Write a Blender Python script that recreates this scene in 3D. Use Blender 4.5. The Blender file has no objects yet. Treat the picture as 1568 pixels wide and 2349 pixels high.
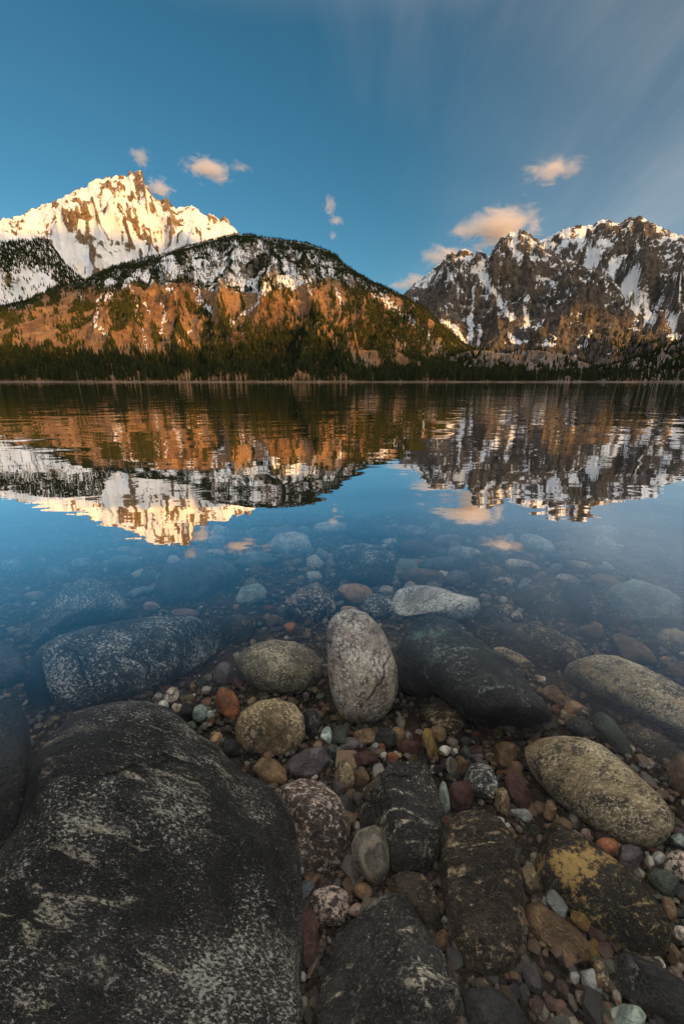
import bpy, bmesh, math, random
import numpy as np
from mathutils import Vector

R = np.radians
sc = bpy.context.scene
col = sc.collection
random.seed(7)
rng = np.random.default_rng(11)

# ------------------------------------------------------------------ camera
PITCH = 18.09            # degrees below the horizon
CAM_H = 0.65             # metres above the water
cam_data = bpy.data.cameras.new('camera')
cam = bpy.data.objects.new('camera', cam_data)
col.objects.link(cam)
cam_data.sensor_fit = 'VERTICAL'
cam_data.sensor_height = 36.0
cam_data.lens = 14.0
cam_data.clip_start = 0.02
cam_data.clip_end = 80000.0
cam.location = (0, 0, CAM_H)
cam.rotation_euler = (R(90 - PITCH), 0, 0)
sc.camera = cam

# ------------------------------------------------------------------ sky and sun
SUN_EL, SUN_ROT = 9.0, 138.0      # the sun stands behind the camera, to its right
w = bpy.data.worlds.new('World')
sc.world = w
w.use_nodes = True


class NT:
    """tiny helper for building node trees"""
    def __init__(self, tree):
        self.t = tree

    def __call__(self, kind, *pos, out=0, props=None, **inp):
        n = self.t.nodes.new('ShaderNode' + kind)
        for k, v in (props or {}).items():
            setattr(n, k, v)
        for i, v in enumerate(pos):
            if v is not None:
                self.put(n.inputs[i], v)
        for k, v in inp.items():
            self.put(n.inputs[k.replace('_', ' ')], v)
        return n.outputs[out]

    def put(self, sock, v):
        if isinstance(v, bpy.types.NodeSocket):
            self.t.links.new(v, sock)
        elif isinstance(v, (tuple, list)) and len(v) == 3 and sock.type == 'RGBA':
            sock.default_value = (*v, 1)
        else:
            sock.default_value = v

    def math(self, op, a, b=0.0, c=0.0, clamp=False):
        return self('Math', a, b, c, props=dict(operation=op, use_clamp=clamp))

    def mix(self, f, a, b, blend='MIX'):
        n = self.t.nodes.new('ShaderNodeMix')
        n.data_type = 'RGBA'
        n.blend_type = blend
        self.put(n.inputs[0], f)
        self.put(n.inputs[6], a)
        self.put(n.inputs[7], b)
        return n.outputs[2]

    def step(self, x, lo, hi, a=0.0, b=1.0):
        n = self.t.nodes.new('ShaderNodeMapRange')
        n.interpolation_type = 'SMOOTHSTEP'
        for i, v in enumerate((x, lo, hi, a, b)):
            self.put(n.inputs[i], v)
        return n.outputs[0]

    def noise(self, vec, scale, detail=4.0, rough=0.55, dist=0.0):
        return self('TexNoise', Vector=vec, Scale=scale, Detail=detail, Roughness=rough, Distortion=dist)

    def mapping(self, vec, scale=(1, 1, 1), rot=(0, 0, 0), loc=(0, 0, 0)):
        return self('Mapping', vec, loc, rot, scale)


g = NT(w.node_tree)
bg = w.node_tree.nodes['Background']
sky = w.node_tree.nodes.new('ShaderNodeTexSky')
sky.sky_type = 'NISHITA'
sky.sun_disc = False
sky.sun_elevation = R(SUN_EL)
sky.sun_rotation = R(SUN_ROT)
sky.altitude = 2000
sky.air_density = 1.0
sky.dust_density = 0.3
sky.ozone_density = 2.0
skyc = g('HueSaturation', Hue=0.478, Saturation=1.2, Value=0.76, Fac=1.0, Color=sky.outputs[0])
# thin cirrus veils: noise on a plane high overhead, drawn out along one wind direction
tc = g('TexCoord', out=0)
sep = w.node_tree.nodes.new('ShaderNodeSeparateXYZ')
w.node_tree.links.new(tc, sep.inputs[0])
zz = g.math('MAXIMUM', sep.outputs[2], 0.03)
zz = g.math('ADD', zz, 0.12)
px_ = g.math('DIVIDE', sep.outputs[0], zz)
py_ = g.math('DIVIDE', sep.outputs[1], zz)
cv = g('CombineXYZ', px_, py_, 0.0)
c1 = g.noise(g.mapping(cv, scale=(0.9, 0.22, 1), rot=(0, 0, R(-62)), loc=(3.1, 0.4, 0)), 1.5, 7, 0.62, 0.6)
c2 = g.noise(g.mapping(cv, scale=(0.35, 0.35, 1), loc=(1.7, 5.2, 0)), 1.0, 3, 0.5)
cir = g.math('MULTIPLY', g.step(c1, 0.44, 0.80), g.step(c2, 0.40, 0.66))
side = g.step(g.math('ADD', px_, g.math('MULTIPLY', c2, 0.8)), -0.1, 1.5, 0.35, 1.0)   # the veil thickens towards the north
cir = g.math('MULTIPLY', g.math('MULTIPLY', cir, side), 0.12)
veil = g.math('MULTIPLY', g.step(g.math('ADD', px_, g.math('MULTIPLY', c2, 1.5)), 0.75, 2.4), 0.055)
high = g.math('MULTIPLY', g.step(g.math('ADD', sep.outputs[2], g.math('MULTIPLY', g.math('SUBTRACT', c2, 0.5), 0.16)), 0.53, 0.95), 0.68)   # bright sheet added overhead, mostly out of view, to light the stones
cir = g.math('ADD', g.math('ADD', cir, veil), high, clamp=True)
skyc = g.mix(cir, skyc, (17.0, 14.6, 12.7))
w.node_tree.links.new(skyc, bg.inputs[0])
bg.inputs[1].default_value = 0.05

sun_data = bpy.data.lights.new('sun', 'SUN')
sun_data.energy = 2.0
sun_data.angle = R(0.5)
sun_data.color = (1.0, 0.48, 0.085)
sun = bpy.data.objects.new('sun', sun_data)
col.objects.link(sun)
sdir = Vector((math.sin(R(SUN_ROT)) * math.cos(R(SUN_EL)), math.cos(R(SUN_ROT)) * math.cos(R(SUN_EL)), math.sin(R(SUN_EL))))
sun.rotation_euler = sdir.to_track_quat('Z', 'Y').to_euler()
sun.location = sdir * 50

vs = sc.view_settings
vs.view_transform = 'Standard'
vs.look = 'None'
vs.exposure = 1.62
vs.gamma = 1.0
vs.use_curve_mapping = False
cy = sc.cycles
cy.use_denoising = True
cy.use_adaptive_sampling = True
cy.adaptive_threshold = 0.035
cy.max_bounces = 5
cy.diffuse_bounces = 2
cy.glossy_bounces = 3
cy.transmission_bounces = 2
cy.transparent_max_bounces = 12
cy.volume_bounces = 3
cy.sample_clamp_indirect = 4.0
cy.caustics_reflective = False
cy.caustics_refractive = False

# ------------------------------------------------------------------ pixel <-> ray (1568 x 2349 survey of the photograph)
F_PX = 14.0 / 36.0 * 2349.0
CP, SP = math.cos(R(PITCH)), math.sin(R(PITCH))


def ray(u, v):
    """unit direction for a survey position"""
    x = u - 784.0
    y = 1174.5 - v
    d = np.stack([np.asarray(x, float) + 0 * y, F_PX * CP + y * SP + 0 * x, -F_PX * SP + y * CP + 0 * x], -1)
    return d / np.linalg.norm(d, axis=-1, keepdims=True)


def az_te(pts):
    """azimuth and tangent of elevation of survey positions"""
    p = np.array(pts, float)
    d = ray(p[:, 0], p[:, 1])
    return np.arctan2(d[:, 0], d[:, 1]), d[:, 2] / np.hypot(d[:, 0], d[:, 1])


def survey(P):
    """survey position of world points"""
    x, y, z = P[..., 0], P[..., 1], P[..., 2] - CAM_H
    dep = y * CP - z * SP
    up = y * SP + z * CP
    dep = np.maximum(dep, 1e-3)
    return 784 + F_PX * x / dep, 1174.5 - F_PX * up / dep


# ------------------------------------------------------------------ noise
_perm = np.random.default_rng(5).permutation(256)
_perm = np.concatenate([_perm, _perm, _perm]).astype(np.int32)
_grad = np.random.default_rng(6).normal(size=(256, 3))
_grad = (_grad / np.linalg.norm(_grad, axis=1)[:, None]).astype(np.float32)


def perlin(x, y, z):
    x, y, z = np.broadcast_arrays(*(np.asarray(a, np.float32) for a in (x, y, z)))
    xi, yi, zi = np.floor(x), np.floor(y), np.floor(z)
    xf, yf, zf = x - xi, y - yi, z - zi
    xi, yi, zi = (a.astype(np.int32) & 255 for a in (xi, yi, zi))
    fx, fy, fz = (t * t * t * (t * (t * 6 - 15) + 10) for t in (xf, yf, zf))
    r = 0.0
    for dx in (0, 1):
        wx = fx if dx else 1 - fx
        for dy in (0, 1):
            wy = fy if dy else 1 - fy
            for dz in (0, 1):
                wz = fz if dz else 1 - fz
                h = _perm[_perm[_perm[xi + dx] + yi + dy] + zi + dz]
                gr = _grad[h]
                r = r + wx * wy * wz * (gr[..., 0] * (xf - dx) + gr[..., 1] * (yf - dy) + gr[..., 2] * (zf - dz))
    return r * 1.6


def fbm(x, y, z=0.0, octv=5, gain=0.5, lac=2.03):
    a, s, f = 1.0, 0.0, 1.0
    for k in range(octv):
        s = s + a * perlin(x * f + 17.3 * k, y * f - 9.1 * k, z * f + 4.7 * k)
        a *= gain
        f *= lac
    return s


def ridged(x, y, z=0.0, octv=5, gain=0.5, lac=2.05):
    a, s, f, wgt = 1.0, 0.0, 1.0, 1.0
    for k in range(octv):
        n = 1 - np.abs(perlin(x * f + 11.9 * k, y * f + 3.3 * k, z * f - 6.1 * k)) * 1.6
        n = np.clip(n, 0, 1) ** 2 * wgt
        s = s + a * n
        wgt = np.clip(n * 1.6, 0, 1)
        a *= gain
        f *= lac
    return s


def sstep(x, lo, hi):
    t = np.clip((x - lo) / (hi - lo), 0, 1)
    return t * t * (3 - 2 * t)


# ------------------------------------------------------------------ object helpers
def link(name, mesh, mat=None, parent=None, **props):
    o = bpy.data.objects.new(name, mesh)
    col.objects.link(o)
    if mat is not None and mesh is not None and not mesh.materials:
        mesh.materials.append(mat)
    if parent:
        o.parent = parent
    for k, v in props.items():
        o[k] = v
    return o


def mesh_np(name, V, Fc, smooth=True, attrs=None):
    """V (n,3); Fc (m,3) or (m,4)"""
    me = bpy.data.meshes.new(name)
    V = np.ascontiguousarray(V, np.float32)
    Fc = np.ascontiguousarray(Fc, np.int32)
    k = Fc.shape[1]
    me.vertices.add(len(V))
    me.vertices.foreach_set('co', V.ravel())
    me.loops.add(Fc.size)
    me.loops.foreach_set('vertex_index', Fc.ravel())
    me.polygons.add(len(Fc))
    me.polygons.foreach_set('loop_start', np.arange(0, Fc.size, k, dtype=np.int32))
    me.polygons.foreach_set('use_smooth', np.full(len(Fc), smooth, bool))
    for an, av in (attrs or {}).items():
        if av.ndim == 1:
            a = me.attributes.new(an, 'FLOAT', 'POINT')
            a.data.foreach_set('value', np.ascontiguousarray(av, np.float32))
        else:
            a = me.attributes.new(an, 'FLOAT_COLOR', 'POINT')
            a.data.foreach_set('color', np.ascontiguousarray(np.c_[av, np.ones(len(av))], np.float32).ravel())
    me.update(calc_edges=True)
    me.validate()
    return me


def grid_faces(na, nr):
    i = np.arange(na - 1)[:, None] * nr + np.arange(nr - 1)[None, :]
    return np.stack([i, i + nr, i + nr + 1, i + 1], -1).reshape(-1, 4)


def new_mat(name):
    m = bpy.data.materials.new(name)
    m.use_nodes = True
    n = NT(m.node_tree)
    bsdf = m.node_tree.nodes['Principled BSDF']
    return m, n, bsdf


def attr(n, name, out=2):
    return n('Attribute', out=out, props=dict(attribute_name=name))


# ================================================================== LARGE STRUCTURE
# ------------------------------------------------------------------ mountains
def mountain(skyline, dt, dc, azlim, na, nr, nb=12, seed=0, jag=0.0, prof=1.0, spur=(0.1, 9, 3), rough=(0.05, 220),
             z_toe=-6.0, fine=0.0, cap=0.985, slant=0.0):
    a0, t0 = az_te(skyline)
    az = np.linspace(R(azlim[0]), R(azlim[1]), na)
    te = np.interp(az, a0, t0)
    if jag:
        te = te + jag / 960.0 * (fbm(az * 120, seed + 0.5, 0, 4, 0.6)) * np.clip(te / 0.05, 0, 1)
    te = np.maximum(te, 0.0006)
    DT = np.broadcast_to(np.interp(az, *[R(np.array(dt[0], float)), np.array(dt[1], float)]), az.shape)
    DC = np.interp(az, R(np.array(dc[0], float)), np.array(dc[1], float)) * (1 + 0.035 * fbm(az * 7, seed + 3.3, 0, 3))
    s = np.concatenate([np.linspace(0, 1, nr) ** 0.9, 1 + np.linspace(0.02, 0.6, nb)])
    S, A = np.meshgrid(s, az)
    D = DT[:, None] + (DC - DT)[:, None] * S
    Hc = (DC * te)[:, None]
    h = np.where(S <= 1, Hc * np.clip(S, 0, 1) ** prof, Hc * (1 - 1.1 * (S - 1)))
    X, Y = D * np.sin(A), D * np.cos(A)
    env = np.clip(4 * S * (1 - S), 0, 1) ** 0.6
    wob = fbm(A * 9, S * 2.6, seed + 1.7, 4) * 0.5
    sp = ridged(A * spur[1] + wob + slant * S, S * spur[2] * 0.45 + 0.5 * wob, seed + 7.7, 4, 0.48) - 0.75
    h = h + Hc * spur[0] * sp * env
    L = rough[1]
    ro = ridged(X / L, Y / L, h / L * 0.7 + seed, 5, 0.55) - 0.8
    h = h + Hc * rough[0] * ro * np.clip(env + 0.05, 0, 1)
    if fine:
        h = h + fine * fbm(X / 38, Y / 38, h / 38 + seed, 4, 0.6) * np.clip(env * 1.6 + 0.06, 0, 1)
    lim = D * te[:, None] * (cap - 0.02 * (1 - np.clip(S, 0, 1)))
    h = np.where((S < 0.995) & (h > lim), lim - 0.25 * np.minimum(h - lim, 200), h)
    h = np.where(S <= 0, z_toe, h)
    Z = h + np.where(S < 0.03, z_toe * (1 - S / 0.03), 0) + CAM_H * np.clip(S, 0, 1)
    P = np.stack([X, Y, Z], -1)
    # slope and a "hollow" measure (positive in gullies)
    du = np.gradient(P, axis=0)
    dv = np.gradient(P, axis=1)
    nrm = np.cross(du, dv)
    nl = np.linalg.norm(nrm, axis=-1)
    nrm /= np.maximum(nl, 1e-6)[..., None]
    up = np.abs(nrm[..., 2])
    sm = Z.copy()
    for _ in range(10):
        sm[1:-1] = 0.25 * sm[:-2] + 0.5 * sm[1:-1] + 0.25 * sm[2:]
    hol = (sm - Z) / np.maximum(D * 0.0012, 1)
    u, v = survey(P)
    return dict(P=P, up=up, hol=hol, u=u, v=v, S=S, area=nl, A=A, te=te, nrm=nrm)


def line_mask(u, v, pts, wid, soft=3.0):
    """1 on a band along a polyline given in survey units"""
    best = np.full(u.shape, 1e9)
    p = np.array(pts, float)
    for (ax, ay), (bx, by) in zip(p[:-1], p[1:]):
        dx, dy = bx - ax, by - ay
        t = np.clip(((u - ax) * dx + (v - ay) * dy) / (dx * dx + dy * dy), 0, 1)
        best = np.minimum(best, np.hypot(u - ax - t * dx, v - ay - t * dy))
    return 1 - sstep(best, wid - soft, wid + soft)


def below(u, v, pts):
    """signed survey distance below a line"""
    p = np.array(pts, float)
    return v - np.interp(u, p[:, 0], p[:, 1])


def terrain_material(name, rock1, rock2, soil=None, soil2=None, ragged=1.7):
    m, n, b = new_mat(name)
    geo = n('NewGeometry', out=0)
    big = n.noise(geo, 0.004, 6, 0.6)
    fin = n.noise(geo, 0.045, 6, 0.65)
    strat = n.noise(n.mapping(geo, scale=(0.016, 0.016, 0.011), rot=(0.5, 0.3, 0)), 1.0, 7, 0.68, 0.5)
    rock = n.mix(n.step(strat, 0.36, 0.64), rock1, rock2)
    rock = n.mix(n.step(fin, 0.47, 0.62, 0, 0.75), rock, tuple(0.35 * c for c in rock1))
    rock = n.mix(n.step(n.noise(geo, 0.02, 6, 0.7), 0.52, 0.66, 0, 0.5), rock, tuple(0.5 * c for c in rock1))
    if soil:
        so = n.mix(n.step(n.math('ADD', n.math('MULTIPLY', big, 0.5), n.math('MULTIPLY', fin, 0.5)), 0.40, 0.60), soil, soil2)
        so = n.mix(n.step(n.noise(geo, 0.11, 5, 0.7), 0.55, 0.72, 0, 0.6), so, tuple(0.45 * c for c in soil))
        rock = n.mix(n.step(n.math('ADD', attr(n, 'grass'), n.math('MULTIPLY', n.math('SUBTRACT', fin, 0.5), 0.8)), 0.35, 0.65), rock, so)
    sn = n.math('ADD', attr(n, 'snow'), n.math('MULTIPLY', n.math('SUBTRACT', n.noise(geo, 0.06, 8, 0.76), 0.5), ragged))
    fac = n.step(sn, 0.46, 0.54)
    snow = n.mix(n.step(n.noise(geo, 0.01, 4), 0.4, 0.7), (0.80, 0.82, 0.86), (0.86, 0.87, 0.89))
    n.put(b.inputs['Base Color'], n.mix(fac, rock, snow))
    n.put(b.inputs['Roughness'], 0.85)
    n.put(b.inputs['Specular IOR Level'], 0.15)
    bump = n('Bump', Strength=1.0, Distance=16.0, Height=n.math('MULTIPLY', n.noise(geo, 0.03, 6, 0.72), n.math('SUBTRACT', 1.05, attr(n, 'snow'), clamp=True)))
    n.put(b.inputs['Normal'], bump)
    return m


def cover(score, where, share, gain=0.8):
    """snow measure that leaves the given share of the ground (highest scores) bare"""
    return 0.5 + gain * (np.quantile(score[where], 1 - share) - score)


def build_mountain(name, M, mat, attrs):
    na, nr = M['u'].shape
    me = mesh_np(name, M['P'].reshape(-1, 3), grid_faces(na, nr), True, {k: a.reshape(-1) for k, a in attrs.items()})
    return link(name, me, mat, kind='structure')


# the high snowy peak
SKY_PEAK = [(-420, 640), (-250, 590), (-100, 535), (0, 510), (50, 492), (100, 468), (145, 455), (160, 447), (195, 430), (220, 412), (238, 408),
            (247, 401), (256, 408), (275, 399), (290, 405), (298, 394), (306, 401), (314, 393), (327, 396), (333, 425), (345, 440), (352, 455),
            (365, 461), (378, 457), (384, 448), (391, 467), (403, 476), (420, 474), (440, 470), (450, 478), (465, 490), (475, 493), (489, 489),
            (499, 501), (506, 504), (515, 496), (530, 515), (545, 533), (580, 560), (640, 600), (720, 660), (800, 730)]
PK = mountain(SKY_PEAK, ((-60, 60), (2500, 2500)), ((-60, 60), (4600, 4600)), (-46, -2), 560, 230, seed=2, jag=3.0, prof=1.25,
              spur=(0.09, 6, 3), rough=(0.075, 620), fine=15, slant=0.8)
u, v, P = PK['u'], PK['v'], PK['P']
n1 = ridged(P[..., 0] / 120, P[..., 1] / 120, P[..., 2] / 120, 5, 0.6) - 0.9
n2 = fbm(P[..., 0] / 300, P[..., 1] / 300, P[..., 2] / 300 + 9, 4)
A_, S_ = PK['A'], PK['S']
rib = ridged(A_ * 38 + 5 * S_ + n2 * 0.5, S_ * 9 - A_ * 6 + n2 * 0.3, 4.4, 4, 0.6) - 0.8
rockm = 0.55 * n1 + 0.45 * n2 + 0.55 * rib + 0.9 * (0.66 - PK['up']) - 0.08 * PK['hol'] - 0.10
for cx, cy_, rx, ry, am in [(150, 490, 32, 26, .55), (195, 482, 16, 20, .6), (318, 420, 14, 34, .55), (345, 460, 22, 22, .25), (388, 462, 12, 16, .6),
                            (290, 520, 30, 16, .35), (330, 555, 60, 24, .40), (230, 575, 60, 30, .25), (395, 510, 26, 18, .35), (495, 500, 24, 12, .7),
                            (420, 520, 20, 16, .3), (190, 430, 60, 10, .2), (440, 487, 15, 10, .3), (250, 420, 40, 10, .25)]:
    q = ((u - cx) / rx) ** 2 + ((v - cy_) / ry) ** 2
    rockm = rockm + am * np.exp(-q)
for cx, cy_, rx, ry, am in [(265, 460, 26, 22, .5), (240, 540, 40, 16, .5), (90, 525, 90, 26, .35), (310, 590, 30, 20, .5), (355, 500, 20, 16, .4),
                            (420, 545, 60, 12, .6), (200, 600, 60, 14, .5), (520, 530, 25, 12, .7), (90, 660, 120, 40, .5)]:
    q = ((u - cx) / rx) ** 2 + ((v - cy_) / ry) ** 2
    rockm = rockm - am * np.exp(-q)
snow_pk = cover(rockm, (PK['S'] < 1) & (v < 640) & (u > 0), 0.20, 0.75)
M_PEAK = terrain_material('peak_rock_snow', (0.17, 0.125, 0.085), (0.32, 0.23, 0.145), ragged=1.3)
build_mountain('mountain_peak', PK, M_PEAK, dict(snow=snow_pk))

# dark wooded spur in front of the peak, at the picture's left
SKY_SPUR = [(-420, 640), (-200, 590), (-60, 566), (0, 560), (40, 553), (80, 549), (110, 551), (120, 563), (140, 593), (165, 620), (182, 634), (215, 662), (260, 700), (330, 760)]
SPU = mountain(SKY_SPUR, ((-60, 60), (1900, 1900)), ((-60, 60), (3000, 3000)), (-46, -24), 220, 110, seed=12, prof=1.1, spur=(0.06, 20, 3), rough=(0.05, 200))
u, v = SPU['u'], SPU['v']
build_mountain('mountain_spur', SPU, M_PEAK, dict(snow=0.75 + 0.25 * fbm(SPU['P'][..., 0] / 90, SPU['P'][..., 1] / 90, 3.0, 4) - 0.8 * np.clip(0.62 - SPU['up'], 0, 1)))

# the broad wooded hill
SKY_HILL = [(-420, 800), (-200, 760), (-80, 725), (0, 706), (60, 690), (100, 672), (130, 657), (200, 640), (260, 612), (330, 592), (400, 577), (450, 562),
            (500, 547), (540, 538), (580, 540), (640, 548), (700, 559), (750, 576), (770, 584), (786, 603), (820, 628), (850, 643), (880, 658),
            (910, 673), (940, 688), (980, 708), (1000, 736), (1020, 757), (1060, 787), (1100, 808), (1150, 826), (1200, 845), (1260, 858), (1340, 868), (1700, 872)]
HL = mountain(SKY_HILL, ((-60, 0, 20, 60), (930, 930, 960, 1000)), ((-60, -20, 10, 25, 60), (2100, 2350, 2100, 1500, 1200)), (-46, 34), 800, 250,
              seed=4, prof=1.12, spur=(0.075, 11, 3), rough=(0.04, 230), fine=2.5, jag=0.8, slant=-0.5)
u, v, P = HL['u'], HL['v'], HL['P']
L1 = [(0, 720), (130, 668), (250, 662), (330, 650), (420, 652), (500, 662), (600, 675), (700, 656), (750, 640), (800, 650), (860, 660), (930, 690), (1100, 810)]
b1 = below(u, v, L1) + 14 * fbm(u / 40, v / 40, 2.0, 4)
upper = 1 - sstep(b1, -10, 10)
streak = fbm(HL['A'] * 75, HL['S'] * 4, 5.5, 4)
snow_hl = upper * (0.62 + 0.30 * streak + 0.30 * fbm(P[..., 0] / 110, P[..., 1] / 110, 1.0, 4) + 0.06 * HL['hol'])
jit_u = u + 7 * fbm(u / 14, v / 14, 8.0, 4)
jit_v = v + 5 * fbm(u / 14, v / 14, 4.0, 4)
for pts, wd in [([(245, 668), (228, 690), (216, 745), (245, 764)], 7), ([(300, 655), (311, 682), (315, 725), (330, 762), (336, 800)], 4.5),
                ([(330, 690), (345, 715)], 4), ([(450, 660), (458, 690), (480, 716)], 8), ([(625, 655), (600, 676), (580, 705), (540, 730), (528, 748)], 6),
                ([(408, 784), (440, 756)], 4), ([(270, 660), (240, 688)], 6), ([(765, 655), (786, 700)], 5), ([(372, 700), (378, 740), (366, 762)], 4),
                ([(869, 668), (899, 705), (934, 730), (969, 755), (988, 772)], 9), ([(835, 655), (880, 700)], 5), ([(700, 640), (712, 672)], 5), ([(385, 660), (400, 680)], 6),
                ([(178, 655), (190, 690)], 4), ([(548, 745), (570, 790)], 3), ([(905, 770), (930, 790)], 5), ([(0, 690), (60, 690)], 3)]:
    lm = line_mask(jit_u, jit_v, pts, wd * 0.95, 4.5)
    snow_hl = np.maximum(snow_hl, lm * (0.44 + 0.75 * fbm(u / 5, v / 7, 3.0, 3)))
snow_hl = snow_hl + (1 - upper) * (0.10 + 0.16 * fbm(u / 26, v / 26, 12.0, 4) + 0.05 * HL['hol']) - 0.02
scree = np.exp(-((u - 1010) / 70) ** 2 - ((v - 800 - (u - 1010) * 0.42) / 22) ** 2) + 0.7 * np.exp(-((u - 830) / 50) ** 2 - ((v - 830) / 30) ** 2)
grass = sstep(b1, -12, 8) * (0.85 - 0.8 * scree + 0.25 * fbm(P[..., 0] / 160, P[..., 1] / 160, 6.0, 4))
M_HILL = terrain_material('hill_ground', (0.16, 0.135, 0.115), (0.30, 0.25, 0.20), (0.15, 0.078, 0.038), (0.35, 0.205, 0.10))
build_mountain('wooded_hill', HL, M_HILL, dict(snow=snow_hl, grass=grass))

# the rocky massif on the right: a back ridge and two buttresses in front of it
SKY_BACK = [(880, 790), (960, 740), (1040, 690), (1120, 640), (1180, 590), (1225, 562), (1240, 549), (1262, 541), (1280, 530), (1300, 520), (1312, 523), (1322, 516), (1340, 519), (1350, 514), (1358, 518),
            (1370, 506), (1382, 499), (1396, 506), (1410, 505), (1424, 511), (1440, 498), (1452, 497), (1462, 493), (1476, 499), (1490, 507), (1503, 517),
            (1530, 526), (1545, 538), (1570, 545), (1640, 580), (1760, 650), (1900, 740)]
BK = mountain(SKY_BACK, ((-60, 60), (2300, 2300)), ((-60, 60), (4700, 4700)), (6, 46), 470, 190, seed=21, jag=3.0, prof=1.0, spur=(0.10, 9, 3), rough=(0.12, 520), fine=22, slant=1.2)
SKY_FRONT = [(760, 880), (860, 760), (930, 670), (945, 655), (962, 640), (985, 624), (1000, 608), (1015, 594), (1026, 579), (1036, 577), (1046, 583), (1056, 570), (1066, 568), (1076, 574), (1086, 580),
             (1098, 573), (1110, 577), (1122, 586), (1133, 566), (1140, 556), (1147, 546), (1158, 545), (1166, 536), (1180, 533), (1190, 529), (1204, 530), (1216, 539), (1228, 550),
             (1240, 566), (1262, 580), (1290, 592), (1320, 598), (1345, 612), (1375, 616), (1400, 636), (1420, 660), (1440, 700), (1470, 724), (1520, 748), (1568, 766), (1660, 800), (1900, 850)]
FR = mountain(SKY_FRONT, ((-60, 60), (1750, 1750)), ((-60, 60), (3300, 3300)), (1, 46), 640, 250, seed=31, jag=3.0, prof=1.02, spur=(0.10, 8, 4), rough=(0.14, 430), fine=22, slant=-1.4)
M_MASS = terrain_material('massif_rock', (0.075, 0.067, 0.060), (0.17, 0.142, 0.118))
for nm, MM, kind in (('mountain_ridge', BK, 0), ('rocky_massif', FR, 1)):
    u, v, P = MM['u'], MM['v'], MM['P']
    n1 = ridged(P[..., 0] / 150, P[..., 1] / 150, P[..., 2] / 150, 5, 0.6) - 0.9
    n2 = fbm(P[..., 0] / 330, P[..., 1] / 330, P[..., 2] / 330 + 9, 4)
    ledge = fbm(P[..., 0] / 130, P[..., 1] / 130, P[..., 2] / 34 + 2, 4)
    if kind == 0:
        sn = -0.45 * n1 + 0.25 * n2 + 0.08 * MM['hol'] + 0.8 * (MM['up'] - 0.66) + 0.25 * ledge - 0.45 * ridged(MM['A'] * 34 - 6 * MM['S'] + 0.5 * n2, MM['S'] * 8 + MM['A'] * 5, 2.2, 4, 0.6)
        sn = sn - 0.4 * np.exp(-((u - 1480) / 60) ** 2 - ((v - 560) / 50) ** 2) + 0.25 * np.exp(-((u - 1350) / 80) ** 2 - ((v - 560) / 30) ** 2)
        sn = cover(-sn, (MM['S'] < 1) & (v < 720) & (u < 1568) & (u > 1230), 0.55, 0.7)
    else:
        sn = 0.07 * MM['hol'] + 0.8 * (MM['up'] - 0.60) + 0.45 * ledge - 0.35 * n1 - 0.0022 * (v - 660) - 0.35 * ridged(MM['A'] * 30 + 5 * MM['S'] + 0.5 * n2, MM['S'] * 9 - MM['A'] * 5, 7.2, 4, 0.6)
        sn = cover(-sn, (MM['S'] < 1) & (v < 800) & (u < 1568), 0.865, 0.7)
        ju = u + 6 * fbm(u / 16, v / 16, 8.0, 4)
        jv = v + 6 * fbm(u / 16, v / 16, 4.0, 4)
        for pts, wd in [([(1110, 595), (1100, 630), (1135, 670), (1150, 700), (1175, 730)], 8), ([(1085, 655), (1083, 700), (1080, 728)], 3.5), ([(1090, 620), (1118, 640)], 12),
                        ([(1075, 730), (1080, 765), (1068, 795)], 7), ([(1010, 735), (1045, 752), (1060, 780)], 7), ([(1100, 745), (1098, 790)], 5),
                        ([(1200, 700), (1210, 740), (1206, 752)], 6), ([(1165, 765), (1178, 783), (1205, 785)], 7), ([(1230, 790), (1270, 790)], 6), ([(1355, 760), (1345, 785), (1330, 795)], 4),
                        ([(1495, 735), (1510, 750), (1540, 770), (1568, 772)], 9), ([(1430, 650), (1460, 668), (1500, 690), (1568, 720)], 12), ([(1300, 665), (1310, 690)], 4), ([(1230, 635), (1275, 650)], 5),
                        ([(1025, 625), (1045, 650), (1050, 665)], 5), ([(955, 655), (975, 640), (990, 620)], 4), ([(1330, 640), (1370, 650)], 4), ([(1255, 690), (1265, 715)], 3)]:
            sn = np.maximum(sn, line_mask(ju, jv, pts, wd, 4) * (0.66 + 0.3 * fbm(u / 10, v / 10, 3.0, 3)))
    build_mountain(nm, MM, M_MASS, dict(snow=sn))

# rolling rocky ground at the foot of the massif
SKY_KNOLL = [(820, 876), (960, 850), (1040, 812), (1075, 803), (1110, 801), (1130, 806), (1160, 812), (1190, 804), (1230, 801), (1262, 808), (1300, 812), (1330, 828), (1370, 842),
             (1400, 838), (1440, 826), (1500, 806), (1568, 780), (1640, 770), (1900, 740)]
KN = mountain(SKY_KNOLL, ((-60, 60), (990, 990)), ((-60, 20, 32, 60), (1600, 1600, 1700, 1700)), (4, 46), 420, 100, seed=41, prof=1.0, spur=(0.22, 22, 3), rough=(0.18, 110), fine=2.0)
u, v, P = KN['u'], KN['v'], KN['P']
sn = 0.10 + 0.3 * fbm(P[..., 0] / 40, P[..., 1] / 40, 2.0, 4) + 0.1 * KN['hol']
grass_kn = 0.25 + 0.5 * fbm(P[..., 0] / 90, P[..., 1] / 90, 6.0, 4)
build_mountain('rocky_knoll', KN, M_HILL, dict(snow=sn, grass=grass_kn))
# ------------------------------------------------------------------ far shore beach, lake bed, lake
def near_bed(x, y):
    """height of the lake bed near the camera"""
    r = np.maximum(y - 0.3, 0)
    z = -0.50 - 0.055 * r - 0.010 * np.minimum(r, 12) ** 2
    z = np.where(y < 0.3, -0.50 + (0.3 - y) * 0.13, z)
    z = np.where(y < -3.0, -0.071 + (-3.0 - y) * 0.10, z)
    return z


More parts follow.
